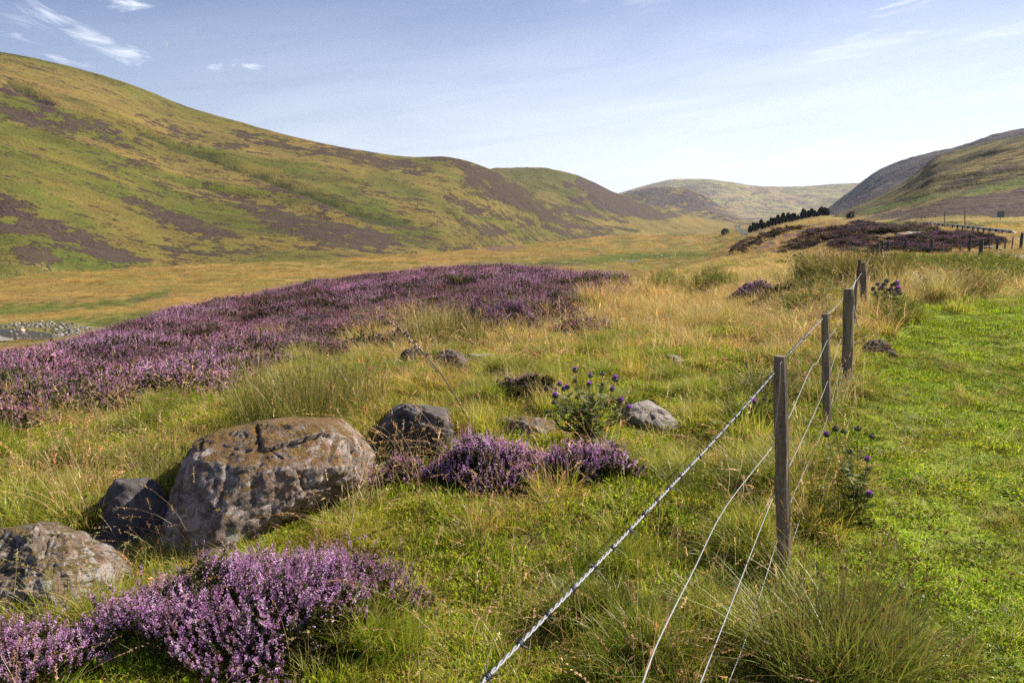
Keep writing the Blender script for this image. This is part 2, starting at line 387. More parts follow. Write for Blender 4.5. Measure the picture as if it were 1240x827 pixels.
# ------------------------------------------------------------------ hills
def hill(name, foot, crest, mat, colfn, na=520, nt=260, amp=4., gul=None, prof=1.1, back=.35, seed=1, crestn=.0, sm=6, ck=1.0, carve=()):
    """foot / crest: lists of (u, row, r) ; crest rows are the skyline"""
    ulo = min(c[0] for c in crest); uhi = max(c[0] for c in crest)
    us = np.linspace(ulo, uhi, na); az = np.array([u2az(u) for u in us])
    def comp(L_):
        L_ = sorted(L_); x = [u2az(e[0]) for e in L_]
        zz = [CZ + e[2] * slope_at(e[1], u2az(e[0])) for e in L_]
        return (gsm(pchip(x, [e[2] for e in L_], az), sm, 0), gsm(pchip(x, [zz[i] / L_[i][2] for i in range(len(L_))], az), sm * .4, 0))
    fr, fs = comp(foot); cr, cs = comp(crest)
    t = np.concatenate([np.linspace(-.12, 1, nt), 1 + np.linspace(.02, 1, 14) ** 1.5 * 1.0])
    T, A = np.meshgrid(t, az)
    FR, CR = fr[:, None], cr[:, None]; fz = (fs * fr)[:, None]; cz = (cs * cr)[:, None]
    rr = FR + (CR - FR) * T
    tt = np.clip(T, -.12, 1)
    pf = np.where(tt < 0, tt * 3.0, 0) + np.where(tt > 0, np.abs(tt) ** prof, 0)
    # round the crest over
    zz = fz + (cz - fz) * pf
    zz = np.where(T > 1, cz - (cz - fz) * (np.clip(T - 1, 0, 9) ** 1.6) * back * 2.0, zz)
    x = rr * np.sin(A); y = rr * np.cos(A)
    w = np.sin(np.clip(T, 0, 1) * math.pi) ** .7 * np.clip((cz - fz) / 35, 0, 1)
    if gul:
        dx, dy, s1, s2 = gul
        s = x * dx + y * dy; q = x * dy - y * dx
        n = fbm(s / s1, q / s2, seed, 4) - .5
        n2 = fbm(s / (s1 * 3.5), q / (s2 * 2), seed + 9, 2) - .5
        zz = zz + w * (n * amp + n2 * amp * 2.2)
    zz = zz + crestn * (fbm(x / 12, y / 12, seed + 3, 3) - .5) * sstep(.0, .2, T) 
    u, v = project(x, y, zz)
    for dep, pl_ in carve: zz = zz - dep * mask(pl_, 6, u, v, .6, 63)
    c, h = colfn(x, y, zz, u, v, T); c = c * ck
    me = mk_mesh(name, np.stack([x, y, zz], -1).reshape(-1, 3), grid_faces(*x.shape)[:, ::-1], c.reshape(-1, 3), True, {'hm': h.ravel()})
    me.materials.append(mat)
    o = bpy.data.objects.new(name, me); COL.objects.link(o); tag(o, kind='structure'); return o

HEA = [(.85, p) for p in [
 [(0, 100), (25, 107), (70, 130), (100, 141), (140, 156), (172, 174), (125, 168), (95, 160), (60, 136), (30, 121), (0, 112)],
 [(-60, 110), (0, 128), (30, 130), (60, 142), (95, 158), (90, 164), (50, 157), (20, 148), (0, 141), (-60, 120)],
 [(165, 140), (185, 146), (210, 154), (235, 162), (262, 171), (300, 182), (255, 177), (215, 166), (185, 153)],
 [(150, 155), (200, 171), (262, 193), (300, 208), (345, 223), (400, 245), (450, 264), (520, 276), (500, 279), (440, 268), (380, 246), (300, 214), (250, 195)],
 [(147, 240), (165, 238), (200, 250), (250, 268), (295, 285), (280, 289), (250, 290), (220, 282), (195, 270), (165, 252)],
 [(-30, 225), (0, 232), (25, 245), (46, 255), (45, 263), (0, 263), (-40, 260)],
 [(-60, 268), (0, 268), (40, 264), (70, 270), (95, 279), (130, 293), (160, 308), (185, 318), (150, 323), (120, 315), (95, 300), (60, 290), (20, 285), (-60, 290)],
 [(15, 303), (40, 293), (62, 300), (75, 320), (50, 318), (30, 312)],
 [(190, 296), (240, 299), (310, 303), (300, 309), (250, 312), (215, 308)],
 [(245, 224), (300, 236), (350, 248), (400, 259), (440, 273), (480, 288), (486, 300), (440, 305), (400, 302), (370, 292), (330, 275), (290, 252)],
 [(400, 174), (440, 183), (480, 191), (530, 209), (535, 215), (500, 211), (450, 199), (405, 190)],
 [(275, 158), (340, 172), (420, 187), (420, 193), (380, 188), (330, 177)],
 [(512, 189), (560, 190), (600, 205), (642, 231), (665, 252), (700, 268), (740, 279), (740, 287), (700, 281), (650, 264), (600, 244), (565, 226), (558, 205)],
 [(538, 237), (580, 249), (630, 268), (655, 277), (610, 271), (570, 257)],
 [(562, 268), (600, 275), (640, 289), (610, 290), (580, 281)],
 [(655, 270), (700, 282), (740, 288), (700, 290), (660, 279)],
 [(535, 300), (553, 297), (572, 303), (560, 307), (533, 306)]]]
HSP = [[(430, 268), (500, 280), (560, 296), (480, 300)], [(220, 222), (330, 250), (300, 262), (230, 236)], [(120, 180), (170, 190), (230, 215), (160, 205)], [(300, 300), (340, 292), (420, 300), (400, 309)], [(560, 240), (640, 262), (690, 282), (620, 276)]]
GUL = [[(8, 98), (30, 103), (62, 125), (45, 122), (18, 108)], [(142, 147), (170, 157), (205, 169), (250, 183), (300, 203), (345, 219), (400, 238), (440, 256), (470, 263), (520, 271), (460, 268), (420, 254), (345, 225), (262, 195), (205, 175)]]
GRN = [[(60, 300), (150, 322), (200, 320), (400, 309), (300, 330), (100, 336), (40, 328)], [(-60, 318), (30, 322), (20, 345), (-60, 350)], [(455, 205), (500, 225), (560, 255), (600, 272), (560, 262), (500, 240), (450, 220)], [(-20, 190), (40, 220), (100, 260), (130, 290), (60, 262), (-20, 215)], [(380, 205), (460, 240), (480, 262), (400, 232), (330, 205)], [(590, 262), (640, 285), (660, 287), (620, 276)]]
def col_left(x, y, z, u, v, T):
    c = np.empty(x.shape + (3,)); c[:] = (.165, .120, .032)
    s = x * .545 - y * .84; q = .84 * x + .545 * y
    c = lerp(c, (.110, .105, .022), sstep(.42, .62, fbm(s / 26, q / 90, 4, 5, .6)))
    c = lerp(c, (.225, .145, .048), sstep(.48, .66, fbm(s / 14, q / 80, 14, 5, .6)) * .8)
    c = lerp(c, (.20, .145, .045), sstep(90, 60, v - (u * .32)) * .3)
    for g in GRN: c = lerp(c, (.082, .098, .020), mask(g, 12, u, v, 12, 61) * .7)
    for g in GUL: c = lerp(c, (.050, .056, .018), mask(g, 2.5, u, v, 3.5, 63) * .8)
    c = lerp(c, (.26, .18, .07), mask([(0, 318), (60, 318), (130, 328), (60, 322)], 1.5, u, v, 1, 65) * .6)
    h = np.zeros(x.shape)
    for k, p in HEA: h = np.maximum(h, k * mask(p, 8, u, v, 9, 71))
    for p in HSP: h = np.maximum(h, .42 * mask(p, 8, u, v, 6, 73))
    h = np.maximum(h, .16 + .2 * sstep(.5, .7, fbm(s / 30, q / 60, 75, 3)) - .1)
    h = h * (1 - mask(GUL[1], 1.0, u, v, 1, 63) * .8)
    return c, h
M_HILLL = terrain_mat('hill_grass_heather', (.035, .2, 1.1), stretch=(.3, 1, 1), rot=R(-33), bumpd=1.6, hscale=.22, hfine=1.1, heather=(.032, .021, .020), heather2=(.080, .050, .050))
foot = [(-500, 352, 222), (0, 341, 222), (100, 334, 240), (200, 327, 262), (300, 322, 275), (400, 315, 290), (450, 310, 310), (540, 301, 362), (600, 298, 430), (680, 290, 560), (740, 285, 700), (790, 292, 850), (830, 300, 900)]
crest = [(-500, -20, 460), (-150, 22, 440), (0, 58, 430), (60, 70, 435), (120, 85, 440), (180, 105, 450), (240, 130, 460), (300, 148, 460), (320, 154, 460), (380, 170, 455), (440, 182, 465), (500, 190, 490), (540, 190, 505), (570, 196, 520), (600, 208, 545), (640, 231, 590), (680, 257, 650), (700, 266, 700), (740, 277, 790), (790, 293, 900), (830, 302, 950)]
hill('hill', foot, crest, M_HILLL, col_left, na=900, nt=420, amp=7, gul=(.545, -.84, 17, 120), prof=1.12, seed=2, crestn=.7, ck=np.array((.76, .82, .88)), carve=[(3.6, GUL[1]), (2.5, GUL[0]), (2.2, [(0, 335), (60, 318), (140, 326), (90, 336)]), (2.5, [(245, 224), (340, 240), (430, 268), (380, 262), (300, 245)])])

def col_h2(x, y, z, u, v, T):
    c = np.empty(x.shape + (3,)); c[:] = (.125, .115, .036)
    c = lerp(c, (.19, .145, .048), sstep(.45, .62, fbm(u / 30, v / 9, 4, 4)) * .8)
    c = lerp(c, (.21, .155, .05), sstep(255, 272, v))
    for g in [[(655, 256), (700, 262), (725, 272), (690, 268)], [(730, 272), (775, 279), (770, 282), (735, 275)]]: c = lerp(c, (.05, .045, .025), mask(g, 1, u, v, 1, 61) * .9)
    h = np.zeros(x.shape)
    for p in [[(708, 210), (725, 215), (750, 234), (790, 252), (830, 262), (800, 268), (750, 262), (720, 250), (705, 235), (690, 225)], [(680, 220), (702, 220), (700, 228), (684, 229)], [(655, 245), (700, 252), (760, 270), (700, 262)], [(690, 240), (705, 238), (715, 250), (695, 248)]]:
        h = np.maximum(h, .85 * mask(p, 3, u, v, 4, 71))
    return c, h
M_HILL2 = terrain_mat('hill_mid', (.01, .07, .4), bumpd=3, hscale=.05, hfine=.3, heather=(.045, .03, .03), heather2=(.095, .062, .062))
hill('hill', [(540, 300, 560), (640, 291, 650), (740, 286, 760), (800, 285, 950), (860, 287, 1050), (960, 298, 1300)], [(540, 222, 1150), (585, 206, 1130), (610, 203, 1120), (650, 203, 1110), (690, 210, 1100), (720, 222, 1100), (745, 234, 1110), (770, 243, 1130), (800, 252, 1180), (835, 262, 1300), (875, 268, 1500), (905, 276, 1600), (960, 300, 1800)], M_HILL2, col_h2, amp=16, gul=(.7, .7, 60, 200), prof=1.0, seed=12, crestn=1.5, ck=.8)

def col_flat(col1, col2, h0=0, hp=(), s=(24, 7)):
    def f(x, y, z, u, v, T):
        c = np.empty(x.shape + (3,)); c[:] = col1
        c = lerp(c, col2, sstep(.42, .6, fbm(u / s[0], v / s[1], 4, 4)))
        h = np.full(x.shape, float(h0))
        for k, p in hp: h = np.maximum(h, k * mask(p, 3, u, v, 4, 71))
        return c, h
    return f
M_HILL3 = terrain_mat('hill_far', (.004, .02, .12), bumpd=10, hscale=.012, hfine=.06, heather=(.085, .058, .058), heather2=(.12, .085, .080))
hill('hill', [(700, 270, 1900), (800, 270, 1900), (950, 270, 1700), (1000, 271, 1700)], [(700, 252, 2500), (740, 240, 2500), (765, 231, 2500), (790, 227, 2450), (825, 228, 2400), (855, 240, 2300), (880, 256, 2200), (900, 266, 2100), (915, 269, 2000), (1000, 275, 2000)], M_HILL3,
     col_flat((.24, .18, .06), (.20, .14, .055), .45, [(.8, [(760, 230), (830, 230), (860, 245), (890, 264), (830, 255), (770, 245)])]), na=260, nt=120, amp=35, gul=(.7, -.7, 120, 400), prof=1.0, seed=22, crestn=4)
hill('hill', [(680, 270, 3300), (800, 269, 3300), (950, 268, 3000), (1100, 268, 3000)], [(680, 260, 5200), (740, 237, 5200), (765, 229, 5200), (790, 222, 5100), (815, 217, 5000), (850, 217, 5000), (880, 221, 5000), (910, 226, 5000), (960, 226, 5000), (1025, 222, 5000), (1100, 224, 5000)], M_HILL3,
     col_flat((.22, .20, .07), (.26, .19, .09), .35, [(.6, [(830, 222), (880, 232), (860, 240), (800, 228)])]), na=300, nt=140, amp=55, gul=(.9, -.4, 260, 900), prof=1.15, seed=32, crestn=3)
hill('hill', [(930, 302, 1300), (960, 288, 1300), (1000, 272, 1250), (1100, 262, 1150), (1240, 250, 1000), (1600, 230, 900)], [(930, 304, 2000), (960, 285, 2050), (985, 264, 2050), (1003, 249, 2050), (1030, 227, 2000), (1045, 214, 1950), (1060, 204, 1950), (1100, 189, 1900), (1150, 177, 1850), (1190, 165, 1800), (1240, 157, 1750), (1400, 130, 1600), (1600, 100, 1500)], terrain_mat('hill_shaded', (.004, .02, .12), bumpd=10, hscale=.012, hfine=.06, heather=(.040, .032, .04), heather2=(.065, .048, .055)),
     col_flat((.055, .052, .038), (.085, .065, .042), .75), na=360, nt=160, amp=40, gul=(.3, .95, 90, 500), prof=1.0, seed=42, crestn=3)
def col_r(x, y, z, u, v, T):
    c = np.empty(x.shape + (3,)); c[:] = (.175, .135, .050)
    s = v + .42 * u      # bands run down to the left in the view of the slope
    c = lerp(c, (.110, .104, .034), sstep(.46, .62, fbm(u / 60, s / 9, 4, 4)))
    c = lerp(c, (.23, .17, .065), sstep(.5, .64, fbm(u / 70, s / 7, 8, 4)) * .8)
    c = lerp(c, (.055, .048, .030), sstep(.60, .68, fbm(u / 90, s / 4.2, 18, 4)) * .7)
    for g in [[(1050, 252), (1080, 243), (1145, 236), (1120, 243), (1060, 258)], [(1150, 237), (1200, 226), (1240, 216), (1240, 224), (1190, 234)]]: c = lerp(c, (.10, .14, .022), mask(g, 4, u, v, 4, 61) * .9)
    c = lerp(c, (.36, .25, .10), mask([(1000, 268), (1100, 252), (1110, 255), (1010, 272)], 2, u, v, 2, 62) * .6)
    c = lerp(c, (.34, .25, .08), mask([(1050, 269), (1110, 262), (1240, 262), (1500, 262), (1500, 300), (1240, 275)], 2, u, v, 2, 62) * .7)
    h = np.zeros(x.shape)
    for k, p in [(.8, [(985, 262), (1020, 257), (1060, 247), (1100, 240), (1120, 239), (1060, 250), (1010, 266)]),
                 (.8, [(1010, 272), (1060, 259), (1110, 250), (1170, 240), (1240, 226), (1500, 190), (1500, 262), (1240, 262), (1150, 262), (1060, 268)]),
                 (.75, [(1118, 234), (1160, 216), (1200, 204), (1240, 195), (1240, 200), (1180, 216), (1150, 228)]),
                 (.8, [(1105, 213), (1122, 190), (1160, 180), (1150, 187), (1128, 197)]),
                 (.6, [(1085, 232), (1150, 205), (1175, 197), (1150, 208), (1100, 232)])]:
        h = np.maximum(h, k * mask(p, 3, u, v, 3, 71))
    return c, h
M_HILLR = terrain_mat('hill_right', (.03, .16, 1.1), stretch=(.3, 1, 1), rot=R(56), bumpd=2.0, hscale=.18, hfine=.8, heather=(.05, .033, .032), heather2=(.12, .078, .075))
hill('hill', [(900, 300, 260), (950, 286, 240), (975, 277, 220), (1000, 270, 190), (1060, 268.5, 150), (1150, 268, 122), (1240, 272, 112), (1700, 285, 90)],
     [(900, 296, 500), (940, 289, 520), (970, 278, 530), (990, 267, 540), (1016, 257, 560), (1055, 241, 580), (1082, 226, 600), (1100, 212, 600), (1110, 204, 600), (1122, 192, 600), (1135, 187, 600), (1160, 181, 600), (1200, 171, 590), (1240, 163, 580), (1400, 125, 540), (1700, 90, 480)], M_HILLR, col_r, na=560, nt=300, amp=8, gul=(.83, .55, 13, 120), prof=1.25, seed=52, crestn=1.6, ck=.9)

# ------------------------------------------------------------------ blade / sprig builders (vectorised)
def blades(s, n, rad, h, w, lean, pal, rng, segs=4, tipc=None, droop=.25, cen=(0, 0, 0), hd=None, powr=.5):
    pal = np.asarray(pal, float)
    a = rng.uniform(0, 2 * math.pi, n); q = rad * rng.uniform(0, 1, n) ** powr
    b = np.stack([np.cos(a) * q, np.sin(a) * q, np.zeros(n)], 1) + np.asarray(cen)
    ph = a + rng.normal(0, 1.1, n) if hd is None else hd + rng.normal(0, .7, n)
    H = rng.uniform(h[0], h[1], n); le = np.abs(rng.normal(lean, lean * .5, n))
    d = np.stack([np.cos(ph), np.sin(ph), np.zeros(n)], 1)
    fa = ph + math.pi / 2 + rng.normal(0, .8, n); sd = np.stack([np.cos(fa), np.sin(fa), np.zeros(n)], 1)
    W = w * rng.uniform(.7, 1.3, n)
    t = np.linspace(0, 1, segs + 1)
    pos = b[:, None] + d[:, None] * (H * le)[:, None, None] * (t ** 1.8)[None, :, None]
    zz = H[:, None] * (t[None] - droop * le[:, None] * t[None] ** 2.5)
    pos[:, :, 2] += zz
    wd = W[:, None] * (1 - t[None] ** 1.6) * .5
    L_ = pos - sd[:, None] * wd[..., None]; R_ = pos + sd[:, None] * wd[..., None]
    V = np.empty((n, 2 * segs + 1, 3)); V[:, 0:2 * segs:2] = L_[:, :segs]; V[:, 1:2 * segs:2] = R_[:, :segs]; V[:, 2 * segs] = pos[:, segs]
    f = []
    for i in range(segs - 1): f += [(2 * i, 2 * i + 1, 2 * i + 3), (2 * i, 2 * i + 3, 2 * i + 2)]
    f.append((2 * segs - 2, 2 * segs - 1, 2 * segs)); f = np.array(f)
    Fc = (f[None] + (np.arange(n) * (2 * segs + 1))[:, None, None]).reshape(-1, 3)
    c = pal[rng.integers(0, len(pal), n)] * rng.uniform(.75, 1.25, (n, 1))
    C = np.repeat(c[:, None], 2 * segs + 1, 1)
    if tipc is not None:
        tt = np.r_[np.repeat(t[:segs], 2), 1.][None, :, None] ** 2 * rng.uniform(0, 1, (n, 1, 1))
        C = C * (1 - tt) + np.asarray(tipc) * tt
    s.add(V.reshape(-1, 3), Fc, C.reshape(-1, 3)); return pos, c
def bits(s, pts, nrm, size, col, rng, elong=1.6):
    """small double-quad leaflets / florets at points, long axis along nrm"""
    n = len(pts); pts = np.asarray(pts); nrm = nrm / (np.linalg.norm(nrm, axis=1)[:, None] + 1e-9)
    r = rng.normal(size=(n, 3)); a = np.cross(nrm, r); a /= np.linalg.norm(a, axis=1)[:, None] + 1e-9; b = np.cross(nrm, a)
    sz = np.broadcast_to(size, (n,)) * rng.uniform(.7, 1.3, n); sz = sz[:, None]
    V = np.stack([pts, pts + nrm * sz * elong * .5 + a * sz * .5, pts + nrm * sz * elong, pts + nrm * sz * elong * .5 - a * sz * .5,
                  pts + nrm * sz * elong * .5 + b * sz * .5, pts + nrm * sz * elong * .5 - b * sz * .5], 1)
    f = np.array([(0, 1, 2), (0, 2, 3), (0, 4, 2), (0, 2, 5)])
    Fc = (f[None] + (np.arange(n) * 6)[:, None, None]).reshape(-1, 3)
    C = np.repeat(np.broadcast_to(col, (n, 3))[:, None], 6, 1)
    s.add(V.reshape(-1, 3), Fc, C.reshape(-1, 3))
FLW = np.array([(.50, .26, .47), (.60, .36, .57), (.42, .20, .38), (.66, .44, .60), (.46, .25, .38), (.36, .17, .30), (.30, .17, .20)])
def heather(sf, sl, bases, dirs, L_, rng, nf=22, fs=.0042, leaf=18, pal=FLW, stem=True, spike=.55, ls=.006):
    """flowering spikes: sf flowers soup, sl leaves+stems soup. bases (n,3), dirs (n,3), L_ (n,)"""
    n = len(bases); dirs = dirs / np.linalg.norm(dirs, axis=1)[:, None]
    t = 1 - spike * rng.uniform(0, 1, (n, nf))
    bend = rng.normal(0, .08, (n, 3)); 
    p = bases[:, None] + dirs[:, None] * (L_[:, None] * t)[..., None] + bend[:, None] * (L_[:, None] * t ** 2)[..., None]
    r = rng.normal(size=(n, nf, 3)); r -= (r * dirs[:, None]).sum(-1, keepdims=True) * dirs[:, None]; r /= np.linalg.norm(r, axis=-1, keepdims=True)
    tc = np.repeat((pal[rng.integers(0, len(pal), n)] * rng.uniform(.75, 1.2, (n, 1)))[:, None], nf, 1) * rng.uniform(.75, 1.25, (n, nf, 1))
    nd = r * .9 + dirs[:, None] * .35
    sc = fs * (1.25 - .6 * (t - (1 - spike)) / spike)
    bits(sf, (p + r * .0012).reshape(-1, 3), nd.reshape(-1, 3), sc.ravel(), np.clip(tc.reshape(-1, 3), 0, 1), rng, 1.25)
    if leaf:
        t = rng.uniform(.05, 1 - spike * .7, (n, leaf))
        p = bases[:, None] + dirs[:, None] * (L_[:, None] * t)[..., None] + bend[:, None] * (L_[:, None] * t ** 2)[..., None]
        r = rng.normal(size=(n, leaf, 3)); nd = r / np.linalg.norm(r, axis=-1, keepdims=True) * .8 + dirs[:, None] * .8
        lp = np.array([(.07, .095, .018), (.12, .14, .03), (.13, .095, .035), (.05, .06, .016)])
        c = lp[rng.integers(0, 4, n * leaf)] * rng.uniform(.7, 1.3, (n * leaf, 1))
        bits(sl, p.reshape(-1, 3), nd.reshape(-1, 3), ls, c, rng, 2.2)
    if stem:
        sd = np.cross(dirs, rng.normal(size=(n, 3))); sd /= np.linalg.norm(sd, axis=1)[:, None]
        tp = bases + dirs * L_[:, None] + bend * L_[:, None]; w = .0009
        V = np.stack([bases - sd * w, bases + sd * w, tp], 1); Fc = np.arange(3 * n).reshape(-1, 3)
        sl.add(V.reshape(-1, 3), Fc, np.array((.10, .06, .03)))

# ------------------------------------------------------------------ prototypes for the ground cover (kept out of the scene)
def proto_coll(name, objs):
    c = bpy.data.collections.new(name)
    for o in objs: c.objects.link(o)
    return c
GREEN = [(.26, .32, .018), (.18, .24, .016), (.35, .39, .03), (.10, .14, .014), (.42, .40, .05)]
LAWN = [(.33, .42, .018), (.25, .33, .015), (.42, .49, .03), (.13, .19, .012), (.50, .47, .07)]
STRAW = [(.52, .36, .12), (.62, .45, .19), (.40, .25, .07), (.32, .24, .06), (.72, .56, .28)]
OLIVE = [(.28, .24, .04), (.36, .28, .055), (.17, .16, .025), (.42, .31, .08)]
def mkp(fn, name, k, mat=M_BLADE):
    L_ = []
    for i in range(k):
        r = np.random.default_rng(hash(name) % 1000 + i if False else sum(map(ord, name)) + 31 * i); s = Soup(); fn(s, r, i)
        L_.append(s.obj('%s_%d' % (name, i), mat, link=False))
    return L_
def p_lawn(s, r, i):
    blades(s, 150, .13, (.02, .055), .0034, .8, LAWN, r, 3, (.34, .32, .08), droop=.5)
    blades(s, 16, .13, (.03, .07), .002, 1.2, STRAW, r, 3, droop=.6)
    n = 60; p = np.c_[r.uniform(-.12, .12, (n, 2)), r.uniform(.005, .03, n)]; nd = r.normal(size=(n, 3)); nd[:, 2] = np.abs(nd[:, 2]) * .4
    bits(s, p, nd, .011, np.array(LAWN)[r.integers(0, 4, n)] * .9, r, 1.3)
def p_tuss(s, r, i):
    blades(s, 110, .10, (.08, .24), .0046, .6, GREEN + OLIVE[:2], r, 4, (.40, .33, .12), droop=.35)
    blades(s, 45, .10, (.10, .28), .0030, .7, STRAW[:4], r, 4, droop=.4)
def p_fine(s, r, i):
    blades(s, 95, .11, (.07, .24), .0032, .8, STRAW + OLIVE, r, 4, (.5, .38, .2), droop=.45)
    blades(s, 50, .11, (.06, .18), .004, .7, GREEN[:3] + OLIVE[:2], r, 4, droop=.35)
def p_gold(s, r, i):
    blades(s, 95, .14, (.14, .38), .0034, .5, STRAW + OLIVE[1:2], r, 4, (.6, .46, .26), droop=.3)
    blades(s, 34, .14, (.12, .3), .0034, .5, GREEN[:3] + OLIVE, r, 4, droop=.3)
def heads(s, pos, c, r, k=16, sz=.006, span=.28):
    n = len(pos); tip = pos[:, -1]; pre = pos[:, -2]; d = tip - pre; L_ = np.linalg.norm(d, axis=1)[:, None]; d = d / L_
    t = r.uniform(0, 1, (n, k)); p = tip[:, None] - d[:, None] * (L_[:, None] * t[..., None])
    nd = d[:, None] * .8 + r.normal(0, .45, (n, k, 3)); nd[..., 2] -= .15
    C = np.repeat(np.clip(c * 1.15, 0, 1)[:, None], k, 1) * r.uniform(.7, 1.25, (n, k, 1))
    bits(s, p.reshape(-1, 3), nd.reshape(-1, 3), sz * .6, C.reshape(-1, 3), r, 2.6)
SEEDC = [(.62, .46, .22), (.52, .36, .15), (.74, .58, .34), (.42, .26, .12)]
def p_seed(s, r, i):
    pos, c = blades(s, 10, .09, (.28, .55), .0026, .6, SEEDC, r, 6, droop=.5)
    heads(s, pos, c, r, 24, .0058)
def p_heath(s, r, i):
    n = 95; rad = .24; a = r.uniform(0, 6.283, n); q = rad * np.sqrt(r.uniform(0, 1, n))
    b = np.c_[np.cos(a) * q, np.sin(a) * q, np.zeros(n)]; d = np.c_[np.cos(a) * q * 1.9, np.sin(a) * q * 1.9, np.full(n, 1.)] + r.normal(0, .2, (n, 3))
    L_ = (.36 - .5 * q ** 1.3) * r.uniform(.6, 1.12, n)
    sf = Soup(); heather(s, s, b, d, L_, r, nf=11, fs=.010, leaf=14, spike=.34, ls=.017, stem=True)
def p_heathd(s, r, i):      # mostly green, gone over
    n = 110; rad = .24; a = r.uniform(0, 6.283, n); q = rad * np.sqrt(r.uniform(0, 1, n))
    b = np.c_[np.cos(a) * q, np.sin(a) * q, np.zeros(n)]; d = np.c_[np.cos(a) * q * 1.9, np.sin(a) * q * 1.9, np.full(n, 1.)] + r.normal(0, .12, (n, 3))
    L_ = (.34 - .5 * q ** 1.3) * r.uniform(.8, 1.1, n)
    heather(s, s, b, d, L_, r, nf=4, fs=.009, leaf=16, spike=.3, ls=.018, stem=True)
def p_weed(s, r, i):
    for k in range(9):
        a = r.uniform(0, 6.28); q = .12 * math.sqrt(r.uniform()); h = r.uniform(.18, .42); n = 26
        t = np.linspace(.1, 1, n); p = np.c_[math.cos(a) * q + .1 * t * math.cos(a), math.sin(a) * q + .1 * t * math.sin(a), h * t]
        an = np.arange(n) * 2.4; nd = np.c_[np.cos(an), np.sin(an), np.full(n, .35)]
        g = np.array([(.18, .26, .025), (.24, .31, .035), (.30, .33, .06)])[r.integers(0, 3)]
        bits(s, p, nd, .022 * (1.3 - t), g * r.uniform(.8, 1.2, (n, 1)), r, 3.0)
        tube(s, p[::6], .0018, (.13, .15, .04), 4)
    blades(s, 40, .12, (.1, .25), .004, .5, GREEN, r, 4)
def p_moss(s, r, i):
    n = 160; p = np.c_[r.uniform(-.12, .12, (n, 2)), r.uniform(.0, .03, n)]; nd = r.normal(size=(n, 3)); nd[:, 2] = np.abs(nd[:, 2])
    pal = np.array([(.16, .22, .02), (.24, .24, .03), (.12, .17, .02), (.30, .26, .05)])
    bits(s, p, nd, .014, pal[r.integers(0, 4, n)], r, 1.5)
    blades(s, 40, .13, (.03, .12), .003, .8, GREEN + STRAW[:2], r, 3, droop=.5)
PR = {}
for nm, fn, k, mt in [('lawn', p_lawn, 4, M_BLADE), ('tuss', p_tuss, 4, M_BLADE), ('fine', p_fine, 4, M_BLADE), ('gold', p_gold, 4, M_BLADE), ('seed', p_seed, 4, M_BLADE),
                      ('heath', p_heath, 4, M_FLOWT), ('heathd', p_heathd, 3, M_FLOWT), ('weed', p_weed, 3, M_BLADE), ('moss', p_moss, 3, M_BLADE)]:
    PR[nm] = mkp(fn, 'src_' + nm, k, mt)

def scatter(name, parts, label=None):
    """parts: list of (proto name, xyz, rotz, tilt(n,2), scale(n,3), tint(n,3)); one object of kind stuff"""
    objs = []; V = []; ROT = []; SCL = []; TI = []; PK = []
    base = 0
    for nm, xyz, rz, tl, sc, ti in parts:
        if len(xyz) == 0: continue
        objs += PR[nm]; k = len(PR[nm])
        V.append(xyz); ROT.append(np.c_[tl, rz]); SCL.append(sc); TI.append(ti); PK.append(base + rng.integers(0, k, len(xyz))); base += k
    if not V: return
    V = np.concatenate(V); ROT = np.concatenate(ROT); SCL = np.concatenate(SCL); TI = np.concatenate(TI); PK = np.concatenate(PK)
    # collection children are taken in name order: give copies ordered names
    c = bpy.data.collections.new(name + '_src')
    for i, o in enumerate(objs):
        q = o.copy(); q.name = '%s_%03d' % (name, i); c.objects.link(q)
    me = bpy.data.meshes.new(name); me.vertices.add(len(V)); me.vertices.foreach_set('co', V.astype(np.float32).ravel())
    for an, arr in (('rot', ROT), ('scl', SCL)):
        a = me.attributes.new(an, 'FLOAT_VECTOR', 'POINT'); a.data.foreach_set('vector', arr.astype(np.float32).ravel())
    a = me.attributes.new('tint', 'FLOAT_COLOR', 'POINT'); a.data.foreach_set('color', np.c_[TI, np.ones(len(TI))].astype(np.float32).ravel())
    a = me.attributes.new('pick', 'INT', 'POINT'); a.data.foreach_set('value', PK.astype(np.int32))
    ob = bpy.data.objects.new(name, me); COL.objects.link(ob)
    ng = bpy.data.node_groups.new(name, 'GeometryNodeTree'); ng.interface.new_socket('Geometry', in_out='INPUT', socket_type='NodeSocketGeometry'); ng.interface.new_socket('Geometry', in_out='OUTPUT', socket_type='NodeSocketGeometry')
    N = ng.nodes.new; L = ng.links.new
    gi = N('NodeGroupInput'); go = N('NodeGroupOutput'); ip = N('GeometryNodeInstanceOnPoints'); ci = N('GeometryNodeCollectionInfo')
    ci.inputs['Collection'].default_value = c; ci.inputs['Separate Children'].default_value = True; ci.inputs['Reset Children'].default_value = True
    L(gi.outputs[0], ip.inputs['Points']); L(ci.outputs[0], ip.inputs['Instance']); ip.inputs['Pick Instance'].default_value = True
    def na(n, t):
        q = N('GeometryNodeInputNamedAttribute'); q.data_type = t; q.inputs[0].default_value = n; return q.outputs[0]
    L(na('pick', 'INT'), ip.inputs['Instance Index']); L(na('scl', 'FLOAT_VECTOR'), ip.inputs['Scale'])
    er = N('FunctionNodeEulerToRotation'); L(na('rot', 'FLOAT_VECTOR'), er.inputs[0]); L(er.outputs[0], ip.inputs['Rotation'])
    L(ip.outputs[0], go.inputs[0])
    md = ob.modifiers.new('cover', 'NODES'); md.node_group = ng
    tag(ob, label, None, None, 'stuff'); print('SCATTER', name, len(V)); return ob

